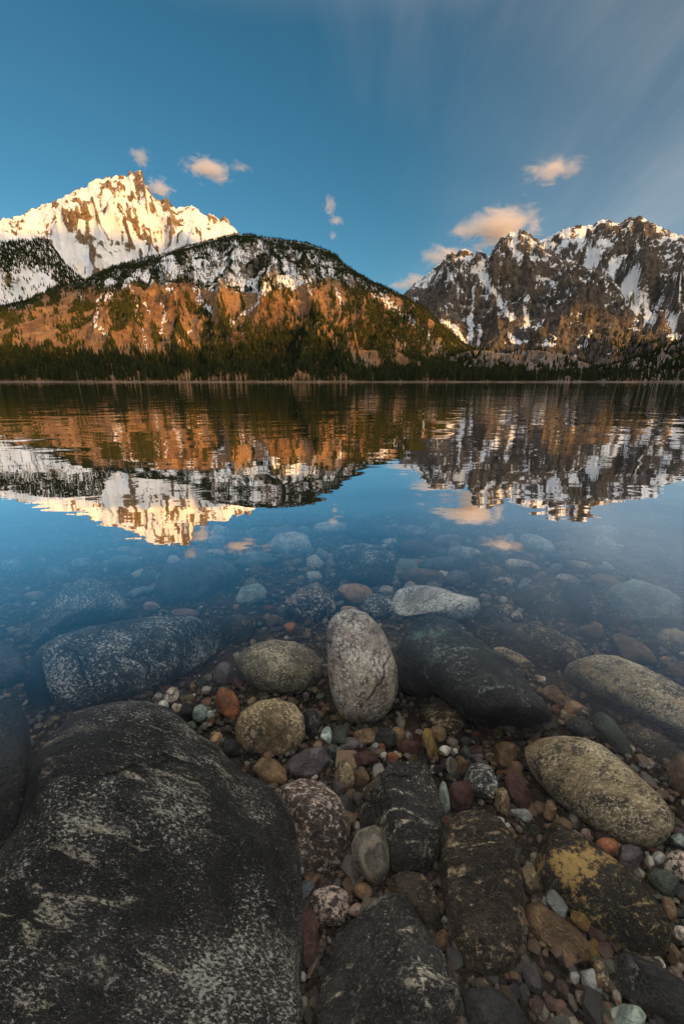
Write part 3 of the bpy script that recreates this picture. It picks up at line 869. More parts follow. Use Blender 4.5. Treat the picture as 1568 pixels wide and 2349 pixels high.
def radial(poly):
    """star-shaped outline -> centre and radius as a function of angle"""
    p = np.array(poly, float)
    # resample the closed outline evenly, then take the area centroid
    q = np.vstack([p, p[:1]])
    seg = np.linalg.norm(np.diff(q, axis=0), axis=1)
    t = np.concatenate([[0], np.cumsum(seg)])
    tt = np.linspace(0, t[-1], 361)[:-1]
    x, y = np.interp(tt, t, q[:, 0]), np.interp(tt, t, q[:, 1])
    x2, y2 = np.roll(x, -1), np.roll(y, -1)
    cr = x * y2 - x2 * y
    ar = cr.sum() / 2
    c = np.array([((x + x2) * cr).sum(), ((y + y2) * cr).sum()]) / (6 * ar)
    return c, np.stack([x, y], -1)


def make_stone(name, mat, outline, label, cat=None, group=None, thick=0.72, lift=0.30, bumpy=0.075, cuts=1, lv=None, square=0.95, z_top=-0.02, extra=0.0):
    """a stone whose outline follows the given survey outline, resting on the bed at its real distance"""
    if len(outline) == 5 and not hasattr(outline[0], '__len__'):
        cx, cy_, a, b_, ang = outline
        t = np.linspace(0, 2 * np.pi, 41)[:-1]
        e = np.abs(np.cos(t)) ** 0.9 * np.sign(np.cos(t)) * a, np.abs(np.sin(t)) ** 0.9 * np.sign(np.sin(t)) * b_
        ca, sa = math.cos(R(ang)), math.sin(R(ang))
        outline = np.stack([cx + e[0] * ca - e[1] * sa, cy_ + e[0] * sa + e[1] * ca], -1)
    seed = len(STONE_LOG)
    r_ = np.random.default_rng(1000 + seed)
    c, pts = radial(outline)
    rc = ray(c[0], c[1])
    rays = ray(pts[:, 0], pts[:, 1])
    q = rays / (rays @ rc)[:, None]                    # on the plane at unit distance across the centre ray
    ex = np.cross(rc, [0, 0, 1.0])
    ex /= np.linalg.norm(ex)
    ey = np.cross(ex, rc)
    lx, ly = (q - rc) @ ex, (q - rc) @ ey
    th, rr = np.arctan2(ly, lx), np.hypot(lx, ly)
    o_ = np.argsort(th)
    th, rr = th[o_], rr[o_]
    area = 0.5 * np.sum(rr ** 2) * (2 * np.pi / len(rr))
    rm = math.sqrt(max(area, 1e-9) / math.pi)
    if lv is None:
        px_size = rm * F_PX
        lv = 5 if px_size > 110 else 4 if px_size > 24 else 3 if px_size > 9 else 2
    V0, F0 = ICO[lv]
    ang_ = np.arctan2(V0[:, 1], V0[:, 0])
    ro = np.interp(ang_, np.concatenate([th - 2 * np.pi, th, th + 2 * np.pi]), np.concatenate([rr, rr, rr]))
    hor = np.sqrt(np.clip(1 - V0[:, 2] ** 2, 0, 1))
    hs = hor ** square
    kz = thick * rm
    vmin, hs_ = rr.min(), 0
    L = np.stack([hs * np.cos(ang_) * ro, hs * np.sin(ang_) * ro, np.sign(V0[:, 2]) * np.abs(V0[:, 2]) ** 0.92 * kz], -1)
    # flats on angular stones
    for k in range(cuts):
        nrm = r_.normal(size=3)
        nrm[2] = abs(nrm[2]) * 0.9 + 0.25
        nrm /= np.linalg.norm(nrm)
        dist = (L @ nrm).max() * r_.uniform(0.60, 0.78)
        ex_ = np.maximum(0, L @ nrm - dist)
        L = L - ex_[:, None] * nrm * 0.93
    if bumpy:
        s_ = 1.7 / rm
        nz_ = fbm(L[:, 0] * s_ * 0.55 + seed, L[:, 1] * s_ * 0.55, L[:, 2] * s_ * 0.55, 2) * 0.9 + fbm(L[:, 0] * s_ * 1.8, L[:, 1] * s_ * 1.8 + seed, L[:, 2] * s_ * 1.8, 4, 0.55) * 0.55
        L = L * (1 + bumpy * nz_ * (0.5 + 0.5 * np.abs(V0[:, 2])))[:, None]
    vert = max(abs(ly.max()), abs(ly.min()))
    # distance along the ray: its middle stands a little above the bed
    D = 1.2
    for _ in range(8):
        p = CAMP + rc * D
        base = float(bed_z(p[0], p[1])) + lift * 2 * (abs(ey[2]) * vert + abs(rc[2]) * kz * 0.5) * D * 0.9 + extra
        D = (base - CAM_H) / rc[2]
    for _ in range(40):
        W = CAMP + rc * D + (L[:, :1] * ex + L[:, 1:2] * ey - L[:, 2:] * rc) * D
        if W[:, 2].max() < z_top:
            break
        D *= 1.02
    origin = CAMP + rc * D
    origin = np.array([origin[0], origin[1], W[:, 2].min()])
    me = mesh_np(name, W - origin, F0)
    me.materials.append(SM[mat])
    o = link(name, me, label=label, category=cat or name.split('_')[-1])
    o.location = origin
    if group:
        o['group'] = group
    STONE_LOG.append((c[0], c[1], rm * F_PX, (lx * F_PX, ly * F_PX), W[:, 2].max(), origin[0], origin[1]))
    return o


def c5(*p):
    return [(x / 2, 1349 + y / 2) for x, y in p]


def c6(*p):
    return [(784 + x / 2, 1349 + y / 2) for x, y in p]


def c7(*p):
    return [(x / 2, 1819 + y / 2) for x, y in p]


def c8(*p):
    return [(784 + x / 2, 1819 + y / 2) for x, y in p]


BIG = [
    # name, material, outline, label, options
    ('boulder', 'black_gneiss', [(70, 1800), (85, 1740), (120, 1690), (170, 1650), (225, 1632), (280, 1625), (350, 1637), (400, 1660), (440, 1695), (500, 1735), (550, 1775), (600, 1805),
      (632, 1840), (655, 1880), (670, 1925), (676, 1970), (682, 2060), (688, 2220), (690, 2350), (650, 2480), (400, 2580), (0, 2560), (-140, 2400), (-100, 2150), (-20, 2000), (50, 1900)],
      'huge black boulder with pale flecks filling the bottom left', dict(thick=0.85, bumpy=0.07, square=1.0)),
    ('boulder', 'slate_speckled', c5((210, 260), (300, 215), (420, 180), (560, 150), (700, 130), (850, 125), (960, 150), (1020, 190), (1040, 240), (1000, 300), (930, 350), (850, 400), (700, 480), (560, 545), (430, 570), (320, 580), (250, 540), (220, 460), (205, 350)),
      'large slate grey boulder with white streaks above the huge black boulder', dict(thick=0.6, bumpy=0.08)),
    ('boulder', 'slate_speckled', [(45, 1445), (110, 1375), (195, 1318), (262, 1345), (305, 1400), (240, 1440), (150, 1475), (80, 1490)], 'blue grey boulder with white flecks sunk behind the large slate boulder', dict(cuts=2)),
    ('boulder', 'purple_grey', c5((-160, 270), (0, 245), (60, 270), (110, 330), (132, 385), (100, 435), (40, 468), (-160, 480)), 'rounded grey stone cut by the left edge, at mid height', {}),
    ('boulder', 'charcoal', c5((-220, 520), (60, 495), (120, 560), (142, 680), (142, 900), (100, 1100), (20, 1320), (-240, 1400)), 'dark boulder at the left edge beside the huge black boulder', dict(bumpy=0.07)),
    ('boulder', 'charcoal', c5((110, 330), (200, 290), (260, 400), (260, 560), (200, 620), (140, 560), (110, 440)), 'dark stone in the gap left of the large slate boulder', {}),
    ('boulder', 'olive_granite', c5((1075, 320), (1150, 265), (1250, 235), (1350, 245), (1440, 285), (1485, 350), (1470, 420), (1400, 475), (1290, 495), (1200, 475), (1130, 430), (1085, 370)), 'olive speckled oval boulder beside the tall pale granite boulder', dict(bumpy=0.05, cuts=0)),
    ('cobble', 'rust', c5((990, 480), (1020, 455), (1070, 470), (1100, 520), (1105, 590), (1080, 630), (1040, 635), (1005, 590), (990, 530)), 'rust red upright cobble beside the olive oval boulder', dict(bumpy=0.06)),
    ('boulder', 'tan_mottled', c5((1075, 640), (1110, 560), (1180, 520), (1270, 505), (1350, 530), (1395, 590), (1400, 670), (1375, 730), (1300, 770), (1210, 770), (1130, 750), (1085, 710)), 'tan and black mottled boulder just below the olive oval boulder', dict(bumpy=0.05)),
    ('boulder', 'pale_granite', [(750, 1440), (765, 1410), (800, 1395), (840, 1405), (870, 1435), (895, 1480), (910, 1530), (912, 1580), (895, 1630), (860, 1660), (820, 1667), (785, 1645), (762, 1600), (750, 1530)], 'tall pale pinkish granite boulder standing in the centre', dict(thick=0.75, bumpy=0.04, extra=0.03, cuts=0)),
    ('boulder', 'green_black', c6((200, 190), (300, 150), (420, 125), (520, 150), (560, 190), (640, 240), (700, 290), (760, 340), (830, 410), (880, 470), (940, 540), (970, 610), (960, 660), (900, 690), (800, 690), (680, 660), (560, 590), (480, 520), (400, 450), (330, 390), (260, 310), (220, 250)), 'long greenish black wedge shaped boulder right of the centre', dict(cuts=2, bumpy=0.05, extra=0.04)),
    ('boulder', 'white_granite', [(897, 1378), (910, 1352), (955, 1342), (1000, 1346), (1050, 1362), (1098, 1372), (1102, 1395), (1085, 1418), (1045, 1425), (1000, 1417), (950, 1415), (915, 1418), (900, 1405)], 'long whitish granite slab behind the greenish black wedge', dict(bumpy=0.05)),
    ('boulder', 'dark_brown', c6((590, 200), (700, 165), (850, 155), (980, 190), (1080, 240), (1130, 300), (1100, 360), (1000, 385), (900, 385), (780, 360), (680, 300)), 'flat dark brown boulder between the green wedge and the long tan boulder', dict(thick=0.4)),
    ('cobble', 'tan_granite', c6((690, 275), (740, 268), (820, 305), (875, 345), (870, 375), (820, 375), (750, 335), (700, 305)), 'small pale oblong cobble lying on the edge of the green wedge', dict(extra=0.08)),
    ('boulder', 'tan_granite', c6((985, 395), (1050, 340), (1150, 305), (1260, 310), (1380, 360), (1500, 420), (1600, 480), (1700, 600), (1660, 720), (1560, 690), (1450, 630), (1350, 580), (1230, 520), (1100, 460), (1010, 420)), 'long tan speckled boulder running off the right edge', dict(bumpy=0.06, extra=0.03)),
    ('cobble', 'brown_smooth', c6((1195, 240), (1270, 205), (1350, 235), (1420, 290), (1448, 345), (1420, 362), (1330, 360), (1240, 330)), 'arched brown cobble above the long tan boulder', {}),
    ('boulder', 'dark_brown', [(1165, 1365), (1200, 1335), (1260, 1320), (1330, 1345), (1395, 1390), (1385, 1425), (1300, 1438), (1220, 1420)], 'broad dark slab right of the whitish granite slab', dict(thick=0.4)),
    ('boulder', 'pale_green', [(1395, 1350), (1450, 1328), (1520, 1345), (1570, 1380), (1545, 1430), (1480, 1450), (1420, 1430), (1398, 1390)], 'greenish grey boulder near the right edge behind the brown cobbles', dict(thick=0.45)),
    ('boulder', 'tan_granite', c6((840, 735), (900, 695), (1000, 675), (1100, 685), (1190, 720), (1280, 790), (1380, 880), (1470, 960), (1525, 1050), (1520, 1110), (1500, 1140), (1420, 1190), (1330, 1190), (1200, 1140), (1080, 1050), (960, 960), (880, 870), (845, 800)), 'large oval tan speckled boulder at the lower right', dict(bumpy=0.05, thick=0.7, cuts=0)),
    ('cobble', 'green_smooth', c6((1150, 580), (1190, 565), (1240, 600), (1300, 680), (1335, 750), (1320, 790), (1280, 780), (1210, 700), (1160, 640)), 'smooth green oblong cobble above the oval tan boulder', dict(bumpy=0.02)),
    ('cobble', 'charcoal', c6((1010, 620), (1070, 585), (1130, 610), (1180, 690), (1170, 715), (1100, 690), (1040, 660)), 'black oval cobble left of the smooth green cobble', dict(bumpy=0.02)),
    ('boulder', 'black_angular', c6((20, 990), (120, 900), (240, 800), (380, 785), (420, 830), (440, 900), (460, 1000), (460, 1130), (440, 1230), (380, 1290), (220, 1300), (150, 1200), (30, 1130)), 'black angular block with a sharp ridge and white chips, lower centre', dict(cuts=4, bumpy=0.05, thick=0.75)),
    ('boulder', 'pink_speckled', [(638, 1805), (690, 1785), (740, 1795), (780, 1830), (800, 1880), (805, 1930), (780, 1980), (720, 2010), (690, 1990), (675, 1930), (660, 1870)], 'dark boulder with pinkish white mottling touching the huge black boulder', dict(cuts=1, bumpy=0.06)),
    ('cobble', 'grey_striped', c8((40, 240), (70, 170), (150, 145), (210, 180), (225, 260), (215, 360), (170, 420), (110, 400), (55, 320)), 'smooth grey oval cobble with tan stripes leaning on the black angular block', dict(bumpy=0.02, extra=0.05)),
    ('boulder', 'dark_brown', c8((470, 150), (540, 80), (640, 75), (720, 110), (780, 190), (800, 280), (825, 400), (835, 560), (820, 700), (780, 800), (700, 850), (600, 820), (520, 720), (480, 560), (455, 380), (455, 260)), 'tall dark brown oval boulder near the bottom centre', dict(bumpy=0.04)),
    ('boulder', 'black_lichen', c8((800, 180), (860, 140), (950, 130), (1050, 170), (1180, 240), (1290, 330), (1400, 430), (1480, 540), (1520, 650), (1480, 740), (1380, 760), (1250, 700), (1100, 600), (980, 500), (880, 380), (820, 280)), 'long black boulder with a golden yellow patch, lower right', dict(bumpy=0.06)),
    ('boulder', 'black_angular', c8((-30, 600), (60, 530), (200, 455), (300, 470), (330, 540), (400, 640), (470, 740), (520, 860), (570, 960), (610, 1080), (560, 1250), (200, 1330), (-100, 1250), (-130, 1050), (-80, 780)), 'black ridged rock with whitish crust at the bottom edge, centre', dict(cuts=3, bumpy=0.06)),
    ('boulder', 'dark_brown', c8((220, 380), (300, 355), (390, 370), (430, 470), (450, 580), (420, 650), (340, 560), (230, 470)), 'small dark rock wedged below the grey striped cobble', dict(cuts=2)),
    ('cobble', 'brown_smooth', c8((840, 510), (900, 500), (990, 560), (1080, 620), (1140, 700), (1130, 770), (1060, 790), (950, 730), (870, 650), (840, 580)), 'smooth brown oblong cobble below the golden patched boulder', dict(bumpy=0.06)),
    ('cobble', 'white_marbled', c8((920, 430), (960, 425), (1010, 480), (1040, 530), (1020, 580), (980, 560), (930, 500)), 'white and grey marbled pebble above the brown oblong cobble', dict(cuts=2, extra=0.03)),
    ('cobble', 'ochre', c8((1050, 530), (1080, 508), (1120, 540), (1140, 600), (1130, 645), (1080, 620), (1045, 580)), 'ochre yellow pebble beside the white marbled pebble', dict(extra=0.03)),
    ('pebble', 'ochre', c8((1120, 690), (1150, 660), (1190, 700), (1200, 790), (1150, 800), (1120, 750)), 'ochre pebble at the end of the brown oblong cobble', {}),
    ('cobble', 'white_marbled', c8((1090, 820), (1150, 800), (1192, 850), (1160, 920), (1100, 900)), 'white marbled stone near the bottom edge right of centre', dict(cuts=2)),
    ('pebble', 'pink', c8((1070, 900), (1110, 910), (1150, 960), (1152, 1008), (1100, 980), (1065, 930)), 'pale orange pebble below the white marbled stone at the bottom', {}),
    ('cobble', 'green_marbled', c8((1200, 1010), (1280, 965), (1360, 975), (1398, 1020), (1380, 1080), (1300, 1120), (1210, 1090)), 'round green and white ringed cobble at the bottom edge', dict(bumpy=0.06)),
    ('boulder', 'brown_smooth', c6((1485, 830), (1520, 770), (1600, 730), (1700, 850), (1660, 1000), (1560, 980), (1510, 900)), 'brown boulder cut by the right edge beside the oval tan boulder', {}),
    ('boulder', 'charcoal', c8((1190, 780), (1300, 720), (1450, 790), (1560, 850), (1640, 960), (1560, 1110), (1420, 1010), (1250, 920)), 'black boulder at the bottom right below the golden patched boulder', {}),
    ('boulder', 'charcoal', c8((540, 900), (680, 880), (800, 960), (860, 1060), (800, 1200), (600, 1160)), 'black rock at the bottom edge below the tall dark brown boulder', {}),
    ('boulder', 'charcoal', c6((255, 320), (330, 390), (400, 460), (380, 520), (290, 500), (250, 430)), 'black stone in the gap between the pale granite boulder and the green wedge', {}),
    ('boulder', 'dark_brown', c6((350, 560), (420, 510), (500, 530), (570, 620), (520, 690), (400, 670), (350, 610)), 'dark brown stone under the near end of the green wedge', {}),
    ('boulder', 'dark_brown', c6((1220, 640), (1350, 620), (1480, 680), (1568, 760), (1540, 830), (1420, 800), (1300, 730)), 'dark brown boulder under the long tan boulder near the right edge', dict(thick=0.4)),
    ('cobble', 'brown_smooth', c5((1160, 820), (1200, 775), (1260, 785), (1310, 830), (1320, 890), (1270, 920), (1200, 890)), 'dark cobble with a brown cap beside the huge black boulder', {}),
    ('cobble', 'purple_grey', c5((1310, 800), (1400, 740), (1480, 720), (1520, 790), (1510, 850), (1400, 880), (1330, 860)), 'flat angular reddish slab below the tan mottled boulder', dict(cuts=3)),
    ('cobble', 'charcoal', c5((1390, 560), (1440, 545), (1480, 620), (1475, 700), (1420, 690)), 'black cobble squeezed right of the tan mottled boulder', {}),
    # far stones seen through the reflections
    ('boulder', 'slate_speckled', [(760, 1272), (785, 1250), (830, 1245), (875, 1254), (905, 1275), (908, 1310), (895, 1340), (860, 1350), (800, 1328), (770, 1302)], 'blue grey speckled boulder behind the smooth tan cobble', dict(extra=0.06)),
    ('cobble', 'tan_smooth', (813, 1364, 42, 26, 4), 'smooth tan oval cobble behind the tall pale granite boulder', dict(bumpy=0.02)),
    ('boulder', 'pink_speckled', [(655, 1375), (690, 1340), (730, 1335), (765, 1360), (770, 1400), (750, 1422), (690, 1425), (655, 1400)], 'pinkish speckled boulder left of the smooth tan cobble', {}),
    ('cobble', 'pale_green', [(537, 1380), (555, 1345), (590, 1338), (612, 1350), (610, 1375), (580, 1392), (545, 1388)], 'pale green angular cobble left of the pinkish speckled boulder', dict(cuts=2)),
    ('boulder', 'blue_grey', [(355, 1335), (380, 1295), (450, 1275), (520, 1285), (557, 1320), (540, 1362), (480, 1392), (400, 1392), (365, 1365)], 'broad smooth blue grey slab deep under the water', dict(thick=0.4, bumpy=0.02)),
    ('cobble', 'teal_grey', [(535, 1292), (560, 1270), (590, 1264), (620, 1270), (630, 1290), (605, 1310), (560, 1312)], 'flat grey green cobble right of the broad blue grey slab', {}),
    ('boulder', 'white_granite', [(613, 1250), (635, 1225), (675, 1218), (715, 1230), (722, 1255), (690, 1277), (640, 1274)], 'white streaked cobble behind the flat grey green cobble', {}),
    ('cobble', 'white_quartz', [(715, 1215), (728, 1198), (765, 1193), (792, 1202), (794, 1222), (760, 1231), (725, 1229)], 'squarish white cobble just under the mirrored sky', {}),
    ('boulder', 'blue_grey', [(788, 1220), (810, 1180), (850, 1176), (872, 1200), (892, 1232), (860, 1246), (810, 1243)], 'bluish boulder right of the squarish white cobble', {}),
    ('cobble', 'grey_striped', (943, 1222, 34, 18, 4), 'grey striped oval cobble behind the blue grey speckled boulder', {}),
    ('cobble', 'brown_smooth', (968, 1327, 54, 23, 3), 'brown oval cobble behind the whitish granite slab', dict(bumpy=0.06)),
    ('cobble', 'white_marbled', (1067, 1273, 41, 19, 8), 'white and grey veined oval cobble beyond the brown oval cobble', {}),
    ('cobble', 'white_quartz', (1232, 1250, 44, 21, 22), 'plain white oval cobble at the right under the reflections', dict(bumpy=0.015)),
    ('cobble', 'pale_granite', (1196, 1300, 43, 16, 12), 'pale grey oblong cobble below the plain white oval cobble', {}),
    ('cobble', 'ochre', (1135, 1313, 15, 16, 10), 'yellowish angular pebble left of the pale grey oblong cobble', dict(cuts=4)),
    ('cobble', 'purple_grey', (1050, 1330, 30, 22, 12), 'dark purplish cobble right of the brown oval cobble', {}),
    ('cobble', 'charcoal', (1092, 1325, 24, 17, 0), 'small black cobble left of the yellowish angular pebble', {}),
    ('cobble', 'blue_grey', (1020, 1296, 62, 20, -3), 'flat dark slab between the veined cobble and the brown oval cobble', {}),
    ('cobble', 'maroon', (955, 1257, 46, 20, 2), 'dull reddish cobble right of the blue grey speckled boulder', {}),
    ('cobble', 'pink', (1025, 1240, 34, 14, -8), 'pink grey cobble beyond the veined oval cobble', {}),
    ('cobble', 'pink', (1112, 1372, 14, 10, 0), 'reddish pebble at the end of the whitish granite slab', {}),
    ('cobble', 'pale_granite', (1160, 1336, 24, 12, 10), 'whitish rough pebble above the broad dark slab', {}),
    ('cobble', 'white_quartz', (497, 1240, 20, 13, 0), 'small white cobble under the mirrored golden peak', {}),
    ('cobble', 'pink', (333, 1240, 28, 16, 0), 'pale pink oval cobble at the left under the mirrored peak', {}),
    ('cobble', 'teal_grey', (292, 1291, 42, 18, 6), 'pale blue flat cobble beyond the broad blue grey slab', {}),
    ('cobble', 'teal_grey', (132, 1318, 30, 24, -20), 'teal wedge shaped stone at the far left', dict(cuts=2)),
    ('cobble', 'pink', (80, 1369, 28, 13, -6), 'pinkish oval cobble at the left edge above the sunk boulder', {}),
    ('cobble', 'pink', (347, 1393, 20, 13, 5), 'orange pink cobble behind the large slate boulder', {}),
    ('cobble', 'teal_grey', (323, 1358, 34, 11, -14), 'thin pale blade of stone left of the broad blue grey slab', {}),
    ('cobble', 'pink', (425, 1408, 34, 12, 2), 'dull pink stone peeping over the large slate boulder', {}),
    ('cobble', 'dark_brown', (552, 1448, 46, 38, 10), 'dark brown stone right of the large slate boulder\'s end', {}),
    ('cobble', 'slate_speckled', (868, 1395, 36, 32, 20), 'small bluish speckled stone behind the tall pale granite boulder', {}),
    ('cobble', 'tan_smooth', (802, 1402, 24, 12, 8), 'small tan stone resting behind the top of the tall pale boulder', {}),
    ('cobble', 'pale_granite', (492, 1272, 26, 13, 0), 'small pale stone left of the flat grey green cobble', {}),
    ('cobble', 'white_marbled', (187, 1290, 26, 10, -6), 'pale streaked stone between the teal wedge and the flat blue cobble', {}),
    ('boulder', 'slate_speckled', (40, 1300, 52, 22, -12), 'whitish streaked boulder at the far left edge', {}),
    ('cobble', 'brown_smooth', (1354, 1452, 31, 19, 4), 'round brown cobble above the arched brown cobble', {}),
    ('cobble', 'maroon', (1419, 1431, 29, 17, 6), 'maroon cobble below the greenish grey boulder', {}),
    ('cobble', 'tan_mottled', (1548, 1472, 46, 28, 18), 'pale tan cobble cut by the right edge', {}),
    ('pebble', 'tan_smooth', (1524, 1516, 15, 11, 0), 'small round tan pebble above the long tan boulder', {}),
    ('cobble', 'brown_smooth', (1556, 1540, 34, 24, 10), 'orange brown cobble at the right edge on the long tan boulder', {}),
    ('cobble', 'pale_granite', (1300, 1332, 30, 14, 10), 'pale chipped stone beyond the broad dark slab', {}),
    ('cobble', 'tan_mottled', (1330, 1300, 36, 12, 14), 'dull tan flat stone under the pale reflections at the right', {}),
    ('boulder', 'dark_brown', (1470, 1480, 30, 14, 10), 'low brown stone between the arched cobble and the pale tan cobble', {}),
]
